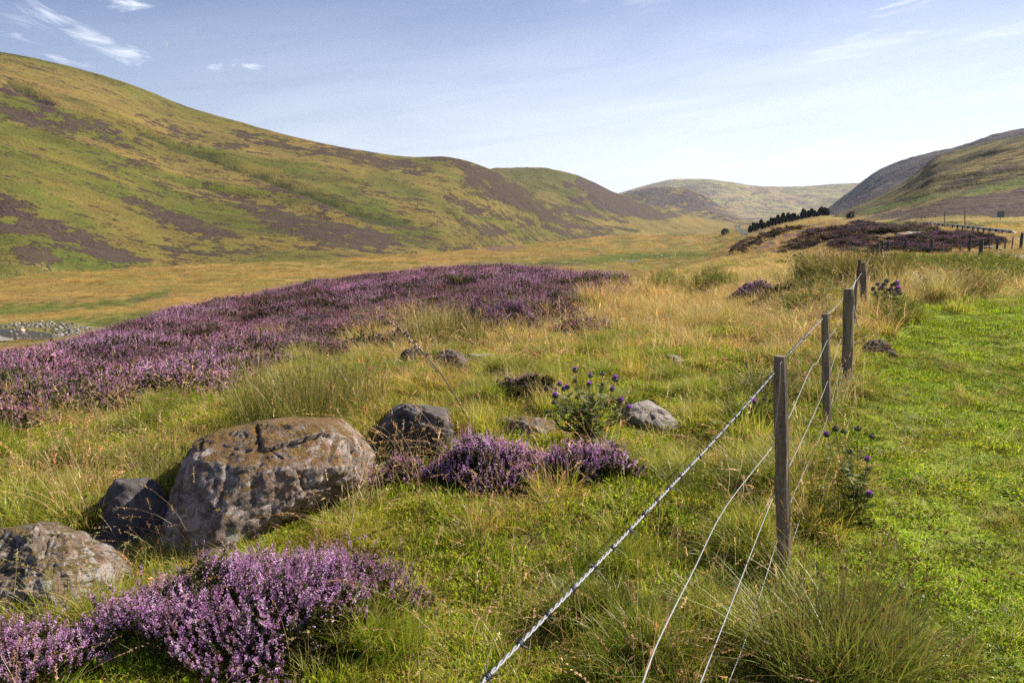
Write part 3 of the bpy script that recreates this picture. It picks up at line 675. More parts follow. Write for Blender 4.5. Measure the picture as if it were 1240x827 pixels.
# candidate points in the view wedge
def cand(r0, r1, dens, amax=R(40)):
    n = int(dens * amax * (r1 * r1 - r0 * r0))
    r = np.sqrt(rng.uniform(r0 * r0, r1 * r1, n)); a = rng.uniform(-amax, amax, n)
    return r * np.sin(a), r * np.cos(a), r
OBST = []           # (x, y, rx, ry) footprints where nothing grows
def clear(x, y):
    k = np.ones(len(x), bool)
    for ox, oy, a, b in OBST: k &= ((x - ox) / a) ** 2 + ((y - oy) / b) ** 2 > 1
    return k
def fin(x, y, s0, s1, base, var, hs=(1, 1), tilt=.15, sink=.01, tf=None, hk=None):
    n = len(x); z = zg(x, y) - sink; s = rng.uniform(s0, s1, n); h = s * rng.uniform(*hs, n)
    if hk is not None: h = h * hk
    ti = np.clip(np.asarray(base) * (1 + rng.normal(0, var, (n, 1))) * (1 + rng.normal(0, var * .4, (n, 3))), .2, 3)
    if tf is not None: ti = ti * tf
    return (np.c_[x, y, z], rng.uniform(0, 6.28, n), rng.normal(0, tilt, (n, 2)), np.c_[s, s, h], ti)
#@@REST
# ------------------------------------------------------------------ rocks
from mathutils import noise as MN
def rock_mat(name, base=(.25, .19, .165), dark=(.09, .075, .068), pale=(.46, .44, .42), moss=(.16, .085, .015), mossamt=.5, sc=1.0, paleamt=.5):
    m, nt, N, L = newmat(name); oc = objco(nt)
    n1 = noise(nt, oc, 5 * sc, 6, .65); n2 = noise(nt, oc, 22 * sc, 6, .75); n3 = noise(nt, oc, 85 * sc, 4, .75)
    c = mixc(nt, maprange(nt, n2, .35, .62, 0, 1), dark, base)
    c = mixc(nt, maprange(nt, n1, .5, .66, 0, .7), c, (base[0] * 1.35, base[1] * 1.12, base[2] * 1.05))
    pl = mathn(nt, 'MULTIPLY', maprange(nt, noise(nt, oc, 9 * sc, 7, .72, .6), .56 - .12 * paleamt, .62 - .1 * paleamt, 0, 1), maprange(nt, n3, .3, .55, .2, 1))
    c = mixc(nt, mathn(nt, 'MULTIPLY', pl, .75), c, pale)
    geo = N('ShaderNodeNewGeometry'); sx = N('ShaderNodeSeparateXYZ'); L(geo.outputs['Normal'], sx.inputs[0])
    mf = mathn(nt, 'ADD', mathn(nt, 'MULTIPLY', sx.outputs[2], .55), noise(nt, oc, 7 * sc, 6, .7, .4))
    mf = maprange(nt, mf, 1.14 - .3 * mossamt, 1.22 - .3 * mossamt, 0, .95)
    mc = mixc(nt, maprange(nt, n2, .46, .68, 0, 1), moss, (.28, .19, .03)); mc = mixc(nt, maprange(nt, n3, .45, .6, 0, .8), mc, (.07, .045, .015))
    c = mixc(nt, mf, c, mc)
    sp = maprange(nt, n3, .58, .70, 0, .9); c = mixc(nt, sp, c, (.04, .035, .03))
    b = N('ShaderNodeBsdfPrincipled'); b.inputs['Roughness'].default_value = .92; L(c, b.inputs['Base Color'])
    bp = N('ShaderNodeBump'); bp.inputs['Distance'].default_value = .03; bp.inputs['Strength'].default_value = 1
    L(mathn(nt, 'ADD', mathn(nt, 'MULTIPLY', n2, .8), mathn(nt, 'ADD', mathn(nt, 'MULTIPLY', n3, .45), mathn(nt, 'MULTIPLY', mf, .3))), bp.inputs['Height']); L(bp.outputs[0], b.inputs['Normal'])
    out(nt, b.outputs[0]); return m
def rock(name, cen, ext, planes, mat, sub=5, seed=0, p=9, rough=.1, rot=0, label=None, tilt=(0, 0), group=None, clearf=.85, obst=True):
    bm = bmesh.new(); bmesh.ops.create_icosphere(bm, subdivisions=sub, radius=1)
    ns = np.array([q[:3] for q in planes], float); ns /= np.linalg.norm(ns, axis=1)[:, None]; ds = np.array([q[3] for q in planes])
    M_ = Matrix.Rotation(rot, 3, 'Z') @ Matrix.Rotation(tilt[0], 3, 'X') @ Matrix.Rotation(tilt[1], 3, 'Y')
    e = Vector(ext); so = Vector((seed * 7.3, seed * 3.1, seed * 1.7)); me_ = max(ext)
    for v in bm.verts:
        d = np.array(v.co.normalized())
        r = (np.maximum(ns @ d, 0) / ds); r = (r ** p).sum() ** (-1 / p)
        q = Vector(d * r)
        f = MN.fractal(q * 1.6 + so, 1.0, 2.0, 3) * rough + MN.fractal(q * 6 + so, .9, 2.1, 5) * rough * .42
        rid = abs(MN.noise(q * 3.2 + so * 2)); f -= max(0, .12 - rid) * rough * 1.8
        q = q * (1 + f)
        v.co = M_ @ Vector((q.x * e.x, q.y * e.y, q.z * e.z))
    o = bm_obj(name, bm, mat, smooth=True)
    o.location = cen
    if label: tag(o, label, 'rock', group)
    if obst: OBST.append((cen[0], cen[1], ext[0] * clearf, ext[1] * clearf))
    return o
RK_BIG = rock_mat('rock_pink_lichen', base=(.27, .205, .165), dark=(.075, .057, .045), pale=(.52, .47, .43), moss=(.17, .080, .015), mossamt=.80, paleamt=.45)
RK_DARK = rock_mat('rock_dark', base=(.12, .105, .10), dark=(.045, .04, .042), pale=(.26, .24, .24), mossamt=.1, paleamt=.1)
RK_SLAB = rock_mat('rock_pale_slab', base=(.33, .29, .25), dark=(.17, .14, .12), pale=(.50, .48, .45), mossamt=-.2, sc=1.4)
RK_LICH = rock_mat('rock_lichen', base=(.25, .185, .14), dark=(.085, .062, .045), pale=(.46, .45, .44), moss=(.12, .085, .03), mossamt=.65, sc=1.1, paleamt=.5)
RK_MOSS = rock_mat('rock_mossy', base=(.28, .21, .17), dark=(.08, .06, .045), pale=(.48, .44, .40), moss=(.20, .13, .01), mossamt=.75)
BOX = [(0, 0, 1, 1), (0, 0, -1, 1), (1, 0, 0, 1), (-1, 0, 0, 1), (0, 1, 0, 1), (0, -1, 0, 1)]
def hp(u, v, h, dy=0):
    d = ray(u, v); t = (h - CZ) / d[2]; return Vector((d[0] * t, d[1] * t + dy, h))
def hullrock(name, pts, mat, label, sub=6, p=70, a1=.03, a2=.02, seed=0, clearf=.8, strata=0, crack=0):
    bm = bmesh.new(); vs = [bm.verts.new(q) for q in pts]; bmesh.ops.convex_hull(bm, input=vs)
    cen = sum((Vector(q) for q in pts), Vector()) / len(pts); pl = []
    for f in bm.faces:
        n = f.normal.copy(); d = n.dot(f.verts[0].co - cen)
        if d < 0: n, d = -n, -d
        pl.append((*n, max(d, .01)))
    bm.free(); ns = np.array([q[:3] for q in pl]); ds = np.array([q[3] for q in pl])
    bm = bmesh.new(); bmesh.ops.create_icosphere(bm, subdivisions=sub, radius=1); so = Vector((seed * 7.3, seed * 3.1, seed * 1.7))
    for v in bm.verts:
        d = np.array(v.co.normalized()); r = (np.maximum(ns @ d, 0) / ds); r = (r ** p).sum() ** (-1 / p); q = Vector(d * r)
        f = MN.fractal(q * 4 + so, 1.0, 2.0, 3) * a1 + MN.fractal(q * 16 + so, .7, 2.1, 5) * a2
        rid = abs(MN.noise(Vector((q.x * 4, q.y * 4, q.z * 9)) + so * 2)); f -= max(0, .05 - rid) * a2 * 11
        f += (MN.ridged_multi_fractal(q * 9 + so, 1.0, 2.1, 4, 1.0, 2.0) - 1.0) * a2 * .55
        if crack:
            dd, pp = MN.voronoi(Vector((q.x * crack, q.y * crack, q.z * crack * 1.5)) + so); e_ = dd[1] - dd[0]
            f += (MN.cell(pp[0] * 3.7) - .5) * .022 - max(0, .06 - e_) * .20
            dd, pp = MN.voronoi(q * crack * 3.1 + so); f += (MN.cell(pp[0] * 5.1) - .5) * .007 - max(0, .10 - (dd[1] - dd[0])) * .022
        if strata: f += (math.floor((q.z + q.x * .15 + MN.noise(q * 4) * .05) / strata) % 2) * .008
        v.co = q + Vector(d) * f
    o = bm_obj(name, bm, mat, smooth=True); o.location = cen; tag(o, label, 'rock')
    xs = [q[0] for q in pts]; ys = [q[1] for q in pts]
    OBST.append(((min(xs) + max(xs)) / 2, (min(ys) + max(ys)) / 2, (max(xs) - min(xs)) / 2 * clearf, (max(ys) - min(ys)) / 2 * clearf)); return o
hullrock('boulder', [hp(229, 533, .46), hp(222, 548, .40), hp(262, 519, .49), hp(330, 513, .52), hp(392, 515, .50), hp(425, 530, .42), hp(440, 550, .30), hp(232, 553, .42), hp(300, 566, .385), hp(352, 567, .37), hp(420, 566, .32),
    hp(192, 645, .04), hp(188, 672, -.06), hp(238, 694, -.06), hp(262, 640, .14), hp(345, 632, -.0), hp(352, 640, -.06), hp(447, 592, .0), hp(452, 600, -.06), hp(330, 520, .2, .35), hp(400, 520, .15, .35), hp(460, 560, -.05, .2), hp(240, 540, .0, .3)],
    RK_BIG, 'large pink-grey boulder with a flat top of orange moss and pale lichen', seed=3, a1=.010, a2=.010, strata=.0, sub=7, crack=3.4, p=120)
c = P(155, 640, rmax=6)
rock('boulder', (c.x, c.y + .1, c.z + .07), (.17, .15, .16), BOX[:1] + [(-.7, -.6, .5, .9), (.5, -.7, .5, .85), (.8, .4, .4, .9), (-.4, .8, .4, .9), (0, 0, -1, 1)], RK_DARK, seed=8, label='small shaded grey stone in the grass beside the largest boulder')
hullrock('boulder', [hp(-60, 690, .12), hp(-40, 650, .20), hp(20, 648, .22), hp(48, 640, .25), hp(90, 655, .20), hp(128, 672, .12), hp(150, 690, .05), hp(-60, 700, -.08), hp(160, 705, -.08), hp(60, 700, .13), hp(0, 720, .10), hp(100, 712, .06), hp(-40, 790, -.08), hp(120, 770, -.08), hp(40, 650, .0, .25), hp(120, 680, -.05, .2)],
    RK_LICH, 'low broken rock crusted with pale and brown lichen and dead grass', seed=15, a1=.02, a2=.02, p=40, crack=6.5, clearf=.7)
hullrock('boulder', [hp(453, 522, .22), hp(452, 555, -.03), hp(468, 504, .32), hp(492, 489, .40), hp(503, 493, .39), hp(516, 500, .35), hp(541, 507, .31), hp(549, 521, .22), hp(552, 560, -.03), hp(500, 572, -.03), hp(498, 520, .26), hp(470, 500, .1, .3), hp(540, 505, .1, .3)],
    RK_DARK, 'dark grey pointed boulder behind the purple heather, near the biggest boulder', seed=22, a1=.02, a2=.012, crack=6)
hullrock('boulder', [hp(749, 491, .20), hp(762, 486, .23), hp(785, 486, .22), hp(812, 497, .16), hp(828, 511, .10), hp(825, 520, .07), hp(806, 522, .06), hp(760, 502, .15), hp(752, 520, -.02), hp(812, 535, -.02), hp(835, 520, -.02), hp(790, 490, .05, .2)],
    RK_SLAB, 'pale grey sloping slab of rock beside the tall thistle', seed=31, a1=.012, a2=.008, p=30, clearf=.9, sub=6, crack=3.5)
c = P(636, 530, rmax=8)
rock('boulder', (c.x, c.y + .03, c.z + .02), (.16, .12, .11), BOX[:1] + [(-.8, -.5, .5, .9), (.7, -.5, .6, .9), (0, -1, .4, .9), (0, 1, .3, 1), (0, 0, -1, 1)], RK_MOSS, seed=37, rough=.22, label='small rock topped with yellow moss at the foot of the tall thistle')
for (u, v, e, sd, mt, lb) in [
    (500, 443, (.16, .12, .16), 41, RK_DARK, 'dark stone half hidden in the rush clump'),
    (545, 447, (.30, .16, .15), 43, RK_DARK, 'low dark ledge of rock in front of the rush clump'),
    (585, 444, (.26, .12, .11), 44, RK_SLAB, 'grey flat stone sunk in grass next to the dark ledge'),
    (487, 460, (.12, .10, .10), 47, RK_LICH, 'small pale stone with a lichen spot in bright grass'),
    (567, 470, (.10, .08, .06), 48, RK_SLAB, 'tiny grey stone in straw grass beside the leaning dead stalk'),
    (812, 441, (.22, .12, .08), 49, RK_SLAB, 'small flat stone in the straw grass above the pale slab'),
    (1063, 430, (.17, .15, .13), 51, rock_mat('earth_lump', base=(.11, .07, .05), dark=(.05, .03, .025), pale=(.16, .12, .10), moss=(.07, .05, .02), mossamt=.5, sc=2), 'dark brown lump of earth on the mown grass beyond the fence posts')]:
    c = P(u, v, rmax=14)
    rock('boulder' if sd != 51 else 'earth_mound', (c.x, c.y, c.z + e[2] * .32), e, BOX[:1] + [(-.7, -.6, .5, .9), (.5, -.7, .5, .85), (.8, .4, .4, .9), (-.4, .8, .4, .9), (0, 0, -1, 1)], mt, sub=5, seed=sd, rough=.2, label=lb, rot=sd)
    if sd == 51: bpy.data.objects['earth_mound']['category'] = 'mound'

# ------------------------------------------------------------------ heather bushes
def bush(px, rx, ry, h, n, label, dens=1.0, nf=22, fs=.0042, leafn=16, pal=FLW, rmax=30, dx=0, dy=0, rot=0, top=.55, und=.45, ls=.006, spk=.5):
    c = P(px[0], px[1], rmax=rmax); c = Vector((c.x + dx, c.y + dy, 0)); c.z = float(zg(c.x, c.y))
    r = np.random.default_rng(int(px[0] * 13 + px[1])); a = r.uniform(0, 6.283, n); q = np.sqrt(r.uniform(0, 1, n)) * (1 + .18 * np.sin(a * 3 + px[0]))
    x = np.cos(a) * q * rx; y = np.sin(a) * q * ry; X = x * math.cos(rot) - y * math.sin(rot); Y = x * math.sin(rot) + y * math.cos(rot)
    wx = c.x + X; wy = c.y + Y; gz = zg(wx, wy)
    lump = .5 + 1.0 * fbm(wx / (.22 * rx / .4), wy / (.22 * rx / .4), 5, 2)
    tz = gz + h * (1 - .62 * q ** 2.4) * lump; strag = r.uniform(size=n) < .12; tz = tz + strag * r.uniform(.02, .09, n) * h / .3; L_ = (tz - gz) * r.uniform(.42, .95, n) + .02
    k = vnoise(wx / (.2 * rx / .4), wy / (.2 * rx / .4), 8)
    d = np.c_[np.cos(a + rot) * q * .5 + .12 * np.sin(wx * 9), np.sin(a + rot) * q * .5, np.ones(n)] + r.normal(0, .24, (n, 3)) * np.where(strag, 1.6, 1)[:, None]
    dn = d / np.linalg.norm(d, axis=1)[:, None]
    b = np.c_[wx, wy, tz] - dn * L_[:, None]
    sf, sl = Soup(), Soup(); flower = k > (1 - top) * .75
    heather(sf, sl, b[flower], dn[flower], L_[flower], r, nf=nf, fs=fs, leaf=leafn, pal=pal, spike=spk * .9, ls=ls)
    if (~flower).any():
        heather(sf, sl, b[~flower], dn[~flower], L_[~flower] * .85, r, nf=3, fs=fs, leaf=leafn * 2, pal=pal, spike=.3, ls=ls * 1.3)
    e = empty('heather_bush', c, label, 'heather')
    sf.obj('blossom', M_FLOW, e, c)['kind'] = 'stuff'
    sl.obj('foliage', M_PLANT, e, c)
    OBST.append((c.x, c.y, rx * .6, ry * .6)); return e
FLP = np.array([(.62, .34, .60), (.72, .46, .70), (.52, .26, .50), (.80, .58, .76), (.60, .36, .54), (.46, .27, .38), (.34, .20, .20)])
bush((300, 765), .60, .42, .33, 2100, 'large bush of bright purple heather in full bloom below the biggest boulder', nf=26, fs=.0056, pal=FLP, top=.62, rmax=5, dy=.0)
bush((440, 740), .28, .26, .22, 300, 'thin sparse heather sprigs at the edge of the large purple bush', nf=20, fs=.0042, pal=FLP, top=.6, rmax=5)
bush((0, 835), .34, .26, .22, 700, 'purple heather bush beneath the lichen crusted rock', nf=26, fs=.0050, pal=FLP, top=.85, rmax=5, dx=0, dy=.0)
bush((590, 585), .44, .24, .26, 900, 'wide purple heather bush in front of the dark pointed boulder', nf=20, fs=.006, pal=FLP * 1.22, top=.95, rmax=8, ls=.009)
bush((705, 585), .34, .22, .23, 650, 'purple heather bush below the tall thistle', nf=20, fs=.006, pal=FLP * 1.22, top=.95, rmax=8, ls=.009)
bush((462, 592), .30, .18, .19, 380, 'small sparse heather patch against the right end of the largest boulder', nf=16, fs=.006, pal=FLP, top=.6, rmax=8, ls=.009)
bush((605, 410), .68, .5, .62, 1700, 'rounded heather bush standing alone beside the upright thin stem', nf=14, fs=.011, pal=FLW, top=.8, rmax=20, leafn=14, ls=.018)
bush((640, 483), .40, .25, .17, 420, 'low dark heather patch with few flowers in straw grass', nf=8, fs=.009, pal=FLW * .85, top=.3, rmax=14, ls=.012)
bush((912, 360), .62, .5, .34, 700, 'pale pink heather bush left of the dark rushes', nf=16, fs=.014, pal=np.array([(.58, .38, .52), (.52, .32, .48), (.62, .42, .52)]), top=.9, rmax=24, ls=.02)
bush((968, 362), .95, .6, .36, 900, 'dull mauve heather bush in front of the dark rushes', nf=12, fs=.015, pal=FLW * .8, top=.5, rmax=24, ls=.022)

# ------------------------------------------------------------------ rushes
RUSH = [(.12, .155, .018), (.15, .19, .022), (.21, .23, .035), (.28, .24, .06), (.08, .105, .014)]
RUSHB = [(.15, .13, .028), (.22, .16, .04), (.34, .23, .06), (.10, .10, .02), (.07, .075, .016)]
def rush(px, rad, h, n, label, pal, w=.003, rmax=30, lean=.35, hd=None, flw=.10, dx=0, dy=0, sy=1.0, tip=(.34, .22, .08)):
    c = P(px[0], px[1], rmax=rmax); c.x += dx; c.y += dy; c.z = float(zg(c.x, c.y)) - .02
    r = np.random.default_rng(int(px[0] * 7 + px[1])); s = Soup()
    pos, cc = blades(s, n, rad, h, w, lean, pal, r, 6, tip, droop=.2, hd=hd, powr=.62)
    if flw:
        k = r.uniform(size=n) < flw; pp = pos[k, -2]; m = len(pp)
        q = np.repeat(pp, 7, 0) + r.normal(0, .006, (m * 7, 3)); bits(s, q, r.normal(size=(m * 7, 3)), .007 * max(1, w / .007), np.array((.20, .12, .05)), r, 1.8)
    o = s.obj('rush_clump', M_PLANT); o.location = c; tag(o, label, 'rushes'); return o
rush((1015, 834), .24, (.22, .48), 1400, 'tall green and straw rush clump at the foot of the nearest fence post', RUSH + [(.14, .20, .02), (.18, .26, .025), (.15, .22, .02), (.36, .22, .06)], rmax=5, lean=.5, w=.0055, tip=(.36, .30, .08), flw=.04)
rush((1030, 800), .10, (.45, .7), 40, 'thin orange rush stems leaning over the mown grass', [(.40, .19, .05), (.30, .16, .05), (.25, .10, .04)], rmax=5, lean=.75, hd=R(25), w=.0032, flw=.6)
rush((375, 512), .62, (.35, .70), 1300, 'wide stand of green rushes rising behind the largest boulder', RUSH + [(.24, .22, .06), (.28, .25, .08)], rmax=9, lean=.28, w=.005)
rush((205, 600), .17, (.25, .55), 300, 'dark rush clump against the shaded end of the largest boulder', RUSH, rmax=6, lean=.35, w=.004)
rush((538, 424), .62, (.45, .85), 700, 'dark green rush clump left of the rounded heather bush', RUSH + RUSHB[:2], rmax=14, lean=.35, w=.010)
rush((1024, 350), 1.05, (.55, 1.05), 2800, 'big dark olive rush clump behind the far fence post', RUSHB + RUSH, rmax=22, lean=.35, w=.014)
rush((1160, 358), .62, (.25, .62), 700, 'brown green rush tussock at the far edge of the mown grass', RUSHB + RUSH, rmax=22, lean=.6, w=.013)
rush((846, 600), .20, (.12, .26), 420, 'dense green grass tussock between barbed wire and the heather', [(.12, .16, .02), (.10, .13, .02), (.16, .18, .03)], rmax=7, lean=.7, flw=0, w=.004)
rush((935, 482), .26, (.16, .34), 420, 'dark green tussock behind the nearest fence post', [(.10, .14, .018), (.08, .11, .018)], rmax=10, lean=.6, flw=0, w=.006)
rush((70, 480), .5, (.2, .45), 260, 'green rushes growing out of the heather bank', RUSH, rmax=14, lean=.3, w=.008)

# ------------------------------------------------------------------ fence
def wood_mat(name, a=(.30, .22, .14), b=(.075, .052, .034)):
    m, nt, N, L = newmat(name); oc = objco(nt)
    st = mapping(nt, oc, scale=(14, 14, .9)); n1 = noise(nt, st, 4, 6, .7); n2 = noise(nt, oc, 45, 4, .6)
    c = mixc(nt, maprange(nt, n1, .35, .65, 0, 1), b, a); c = mixc(nt, maprange(nt, n2, .5, .68, 0, .6), c, (.24, .24, .20))
    bs = N('ShaderNodeBsdfPrincipled'); bs.inputs['Roughness'].default_value = .9; L(c, bs.inputs['Base Color'])
    bp = N('ShaderNodeBump'); bp.inputs['Distance'].default_value = .012; L(n1, bp.inputs['Height']); L(bp.outputs[0], bs.inputs['Normal'])
    out(nt, bs.outputs[0]); return m
M_WOOD = wood_mat('weathered_wood'); M_WOODD = wood_mat('dark_wood', (.06, .05, .045), (.03, .025, .022))
M_WIRE = pmat('galvanised_wire', (.30, .31, .33), .4, .0, 60, .2)
M_BARB = pmat('barb_wire_dark', (.10, .10, .11), .5, .8)
def post_bm(p0, p1, w, d, rz, seed=0, segs=10, taper=.95, roundp=False):
    bm = bmesh.new(); p0 = Vector(p0); p1 = Vector(p1); rings = []; k = 12 if roundp else 8
    for i in range(segs + 1):
        t = i / segs; c = p0.lerp(p1, t); s = 1 - (1 - taper) * t
        if i == segs: s *= .86
        ring = []
        for j in range(k):
            a = 2 * math.pi * (j + .5) / k
            if roundp: x, y = math.cos(a), math.sin(a)
            else:
                x, y = math.cos(a), math.sin(a); m_ = max(abs(x), abs(y)); x, y = x / m_ * (.97 if abs(x) > abs(y) else 1), y / m_
                x = math.copysign(min(abs(x), 1), x)
                if abs(abs(x) - abs(y)) > .2: pass
            nz = MN.noise(Vector((x * 2, y * 2, t * 9 + seed * 5.1))) * .18
            x *= (1 + nz) * w / 2 * s; y *= (1 + nz) * d / 2 * s
            ring.append(bm.verts.new(c + Vector((x * math.cos(rz) - y * math.sin(rz), x * math.sin(rz) + y * math.cos(rz), 0))))
        rings.append(ring)
    for a, b in zip(rings, rings[1:]):
        for j in range(k): bm.faces.new((a[j], a[(j + 1) % k], b[(j + 1) % k], b[j]))
    bm.faces.new(rings[-1]); bm.faces.new(rings[0][::-1])
    bmesh.ops.recalc_face_normals(bm, faces=bm.faces)
    return bm
FZ = R(63)
f0 = Vector((1.238, 3.16, 0))
fence = empty('wire_fence', f0, 'post and barbed wire fence running up from the grass towards the hills', 'fence')
def fpost(ub, vb, y, ut, vt, w, d=None, rp=False, seed=0):
    t = at(ut, vt, y); b = at(ub, vb, y); gz = float(zg(b.x, b.y))
    bb = b + (b - t) * ((b.z - gz + .2) / max(t.z - b.z, .1)); bb = Vector((b.x + (b.x - t.x) * .1, y, gz - .2))
    bm_obj('fence_post', post_bm(bb, t, w, d or w, FZ + R(20), seed, roundp=rp), M_WOOD, fence, f0); return t
fpost(951, 700, 3.16, 944.5, 431, .057, .06, seed=1)
fpost(1003, 518, 5.65, 999.5, 380, .060, seed=2)
fpost(1026, 476, 6.87, 1028, 350, .098, .10, rp=True, seed=3)
fpost(1047, 374, 11.0, 1045, 318, .10, .10, rp=True, seed=4)
for i, (y, u, vt, w) in enumerate([(9.0, 1037, 340, .045), (13.5, 1041, 315, .07), (17, 1052, 308, .09), (23, 1058, 300, .09), (33, 1064, 296, .12), (44, 1069, 292, .13)]):
    t = at(u, vt, y); bm_obj('fence_post', post_bm((t.x, y, float(zg(t.x, y)) - .2), t, w, w, 0, 9 + i, roundp=True), M_WOODD if y > 12 else M_WOOD, fence, f0)
def wire(pts, rad, name, mat, k=10):
    s = Soup(); tube(s, catmull([at(*p) for p in pts], k), rad, (.5, .5, .5), 6)
    me = s.obj(name, mat, fence, f0); return me
# twisted barbed strand
bp_ = [at(u, v, y) for u, v, y in [(540, 866, .78), (583, 827, .90), (764, 634, 1.42), (880, 512, 2.15), (937, 452, 3.12), (953, 431, 3.30), (996, 386, 5.60), (1019, 364, 6.8), (1043, 331, 10.9), (1056, 308, 17)]]
# straighten the strand between its ends in space
a_, b_ = bp_[1], bp_[4]
for k, t in ((2, .232), (3, .56)):
    bp_[k] = a_.lerp(b_, t) - Vector((0, 0, .012 * math.sin(math.pi * t)))
bp_[0] = a_ + (a_ - b_) * .06
cl = catmull(bp_, 60); seg = np.r_[0, np.cumsum(np.linalg.norm(np.diff(cl, axis=0), axis=1))]
ss = np.arange(0, seg[-1], .006); ss = np.where(True, ss, ss)
line = np.stack([np.interp(ss, seg, cl[:, i]) for i in range(3)], 1)
T_ = np.gradient(line, axis=0); T_ /= np.linalg.norm(T_, axis=1)[:, None]
N_ = np.cross(T_, (0, 0, 1.)); N_ /= np.linalg.norm(N_, axis=1)[:, None]; B_ = np.cross(N_, T_)
sw = Soup()
for k in range(2):
    ph = ss * 2 * math.pi / .042 + k * math.pi
    tube(sw, line + .0018 * (np.cos(ph)[:, None] * N_ + np.sin(ph)[:, None] * B_), .0019, (.5, .5, .5), 6)
bw = sw.obj('barbed_wire', pmat('barbed_wire_steel', (.20, .21, .23), .42, .0), fence, f0, smooth=True)
rr_ = np.random.default_rng(3)
for d0 in np.arange(.07, 4.2, .098):
    i = int(d0 / .006)
    if i >= len(line) - 3: break
    sb = Soup()
    for k in range(2):
        o_ = line[i]
        th = np.linspace(0, 3.4 * math.pi, 20); rad = .0044; off = T_[i] * ((th / th[-1] - .5) * .005 + (k - .5) * .0045)[:, None]
        coil = o_ + off + rad * (np.cos(th)[:, None] * N_[i] + np.sin(th)[:, None] * B_[i])
        a1 = rr_.uniform(0, 6.28); e1 = N_[i] * math.cos(a1) + B_[i] * math.sin(a1)
        coil = np.vstack([coil[0] + e1 * .017 - T_[i] * .004, coil[0] + e1 * .006, coil, coil[-1] - e1 * .006, coil[-1] - e1 * .017 + T_[i] * .004])
        tube(sb, coil, np.r_[.0004, .0011, np.full(len(coil) - 4, .0011), .0011, .0004], (.1, .1, .1), 5)
    bo = sb.obj('barb', M_BARB, bw, f0)
W = .0017
wire([(765, 860, 1.05), (778, 827, 1.2), (800, 770, 1.45), (840, 690, 1.9), (880, 612, 2.5), (937, 538, 3.13), (957, 502, 3.4), (982, 446, 4.3), (990, 438, 4.5), (1002, 412, 5.6), (1012, 398, 6.3), (1019, 384, 6.8), (1042, 345, 10.9)], W, 'plain_wire', M_WIRE)
wire([(835, 862, 1.6), (848, 827, 1.75), (890, 720, 2.35), (937, 600, 3.13), (957, 562, 3.4), (985, 503, 4.6), (1002, 462, 5.6), (1019, 410, 6.8), (1043, 360, 10.9)], W, 'plain_wire', M_WIRE)
wire([(869, 862, 1.95), (882, 827, 2.1), (905, 768, 2.45), (930, 690, 2.95), (943, 648, 3.14), (958, 606, 3.4), (983, 552, 4.4), (986, 545, 4.5), (1003, 502, 5.62), (1019, 440, 6.8)], W * .9, 'plain_wire', M_WIRE)
wire([(960, 655, 3.25), (978, 600, 4.0), (992, 560, 4.9), (1004, 515, 5.66), (1020, 455, 6.8)], W * .8, 'plain_wire', M_WIRE)
wire([(945, 440, 3.13), (944, 470, 3.10), (941, 500, 3.10), (936, 538, 3.13)], .0009, 'tie_wire', M_WIRE)
wire([(1036, 340, 9), (1033, 352, 8.5), (1034, 372, 8.3), (1040, 400, 8.3)], .006, 'loose_wire', M_WIRE)

# second fence at the edge of the rough pasture, posts and droppers
fence2 = empty('wire_fence', P(1130, 307, rmax=80), 'distant line of small fence posts below the road embankment', 'fence')
tops = []
for i, (u, vt, vb, w) in enumerate([(1060, 296, 306, 3.0), (1063.5, 295, 306, 3.2), (1069, 297, 306, 1.2), (1076, 292, 307, 3.4), (1090, 297, 306, 1.2), (1097, 290, 307, 3.2), (1103, 297, 307, 1.2), (1115, 294, 306, 1.2), (1129, 290, 307, 3.2), (1142, 294, 306, 1.3), (1153, 293, 306, 1.3), (1164, 292, 304, 1.2), (1175, 289, 303, 3.2), (1199, 291, 300, 1.6), (1208.5, 290, 301, 3.0), (1218, 288, 300, 2.2), (1227, 286, 296, 1.4), (1238, 282, 296, 3.5), (1262, 280, 297, 3.5)]):
    y = 52 - i * .4; t = at(u, vt, y); wd = w * y / F
    bm_obj('fence_post', post_bm((t.x, y, float(zg(t.x, y)) - .3), t, wd, wd, 0, 30 + i, segs=4, roundp=True), M_WOODD if w > 2.5 else M_WOOD, fence2, fence2.location)
    tops.append(t)
sp_ = Soup()
for hh in (.12, .45, .8): tube(sp_, [t - Vector((0, 0, hh)) for t in tops], .004, (.5, .5, .5), 4)
sp_.obj('plain_wire', M_WIRE, fence2, fence2.location)
t = at(1189, 291, 38); gpost = bm_obj('fence_post', post_bm((t.x, 38, float(zg(t.x, 38)) - .3), t, .20, .20, 0, 77, roundp=True), M_WOODD)
tag(gpost, 'stout dark gatepost standing alone in front of the distant fence', 'post')

# ------------------------------------------------------------------ thistles and stalks
def leaf_tpl(L_=.11, W_=.035):
    V = []; n = 9
    for i in range(n):
        t = i / (n - 1); w = W_ * math.sin(math.pi * (t * .8 + .18)) * (1.0 if i % 2 else .35)
        V += [(t * L_ + (.012 if i % 2 else 0), w, .25 * w), (t * L_, 0, -.02 * math.sin(t * 3)), (t * L_ + (.012 if i % 2 else 0), -w, .25 * w)]
    Fc = []
    for i in range(n - 1):
        a = 3 * i; Fc += [(a, a + 1, a + 4), (a, a + 4, a + 3), (a + 1, a + 2, a + 5), (a + 1, a + 5, a + 4)]
    return np.array(V), np.array(Fc)
LT = leaf_tpl()
def frame(d):
    d = np.asarray(d, float); d = d / np.linalg.norm(d); u_ = np.array([0, 0, 1.]) if abs(d[2]) < .95 else np.array([1., 0, 0])
    s_ = np.cross(u_, d); s_ /= np.linalg.norm(s_); return d, s_, np.cross(d, s_)
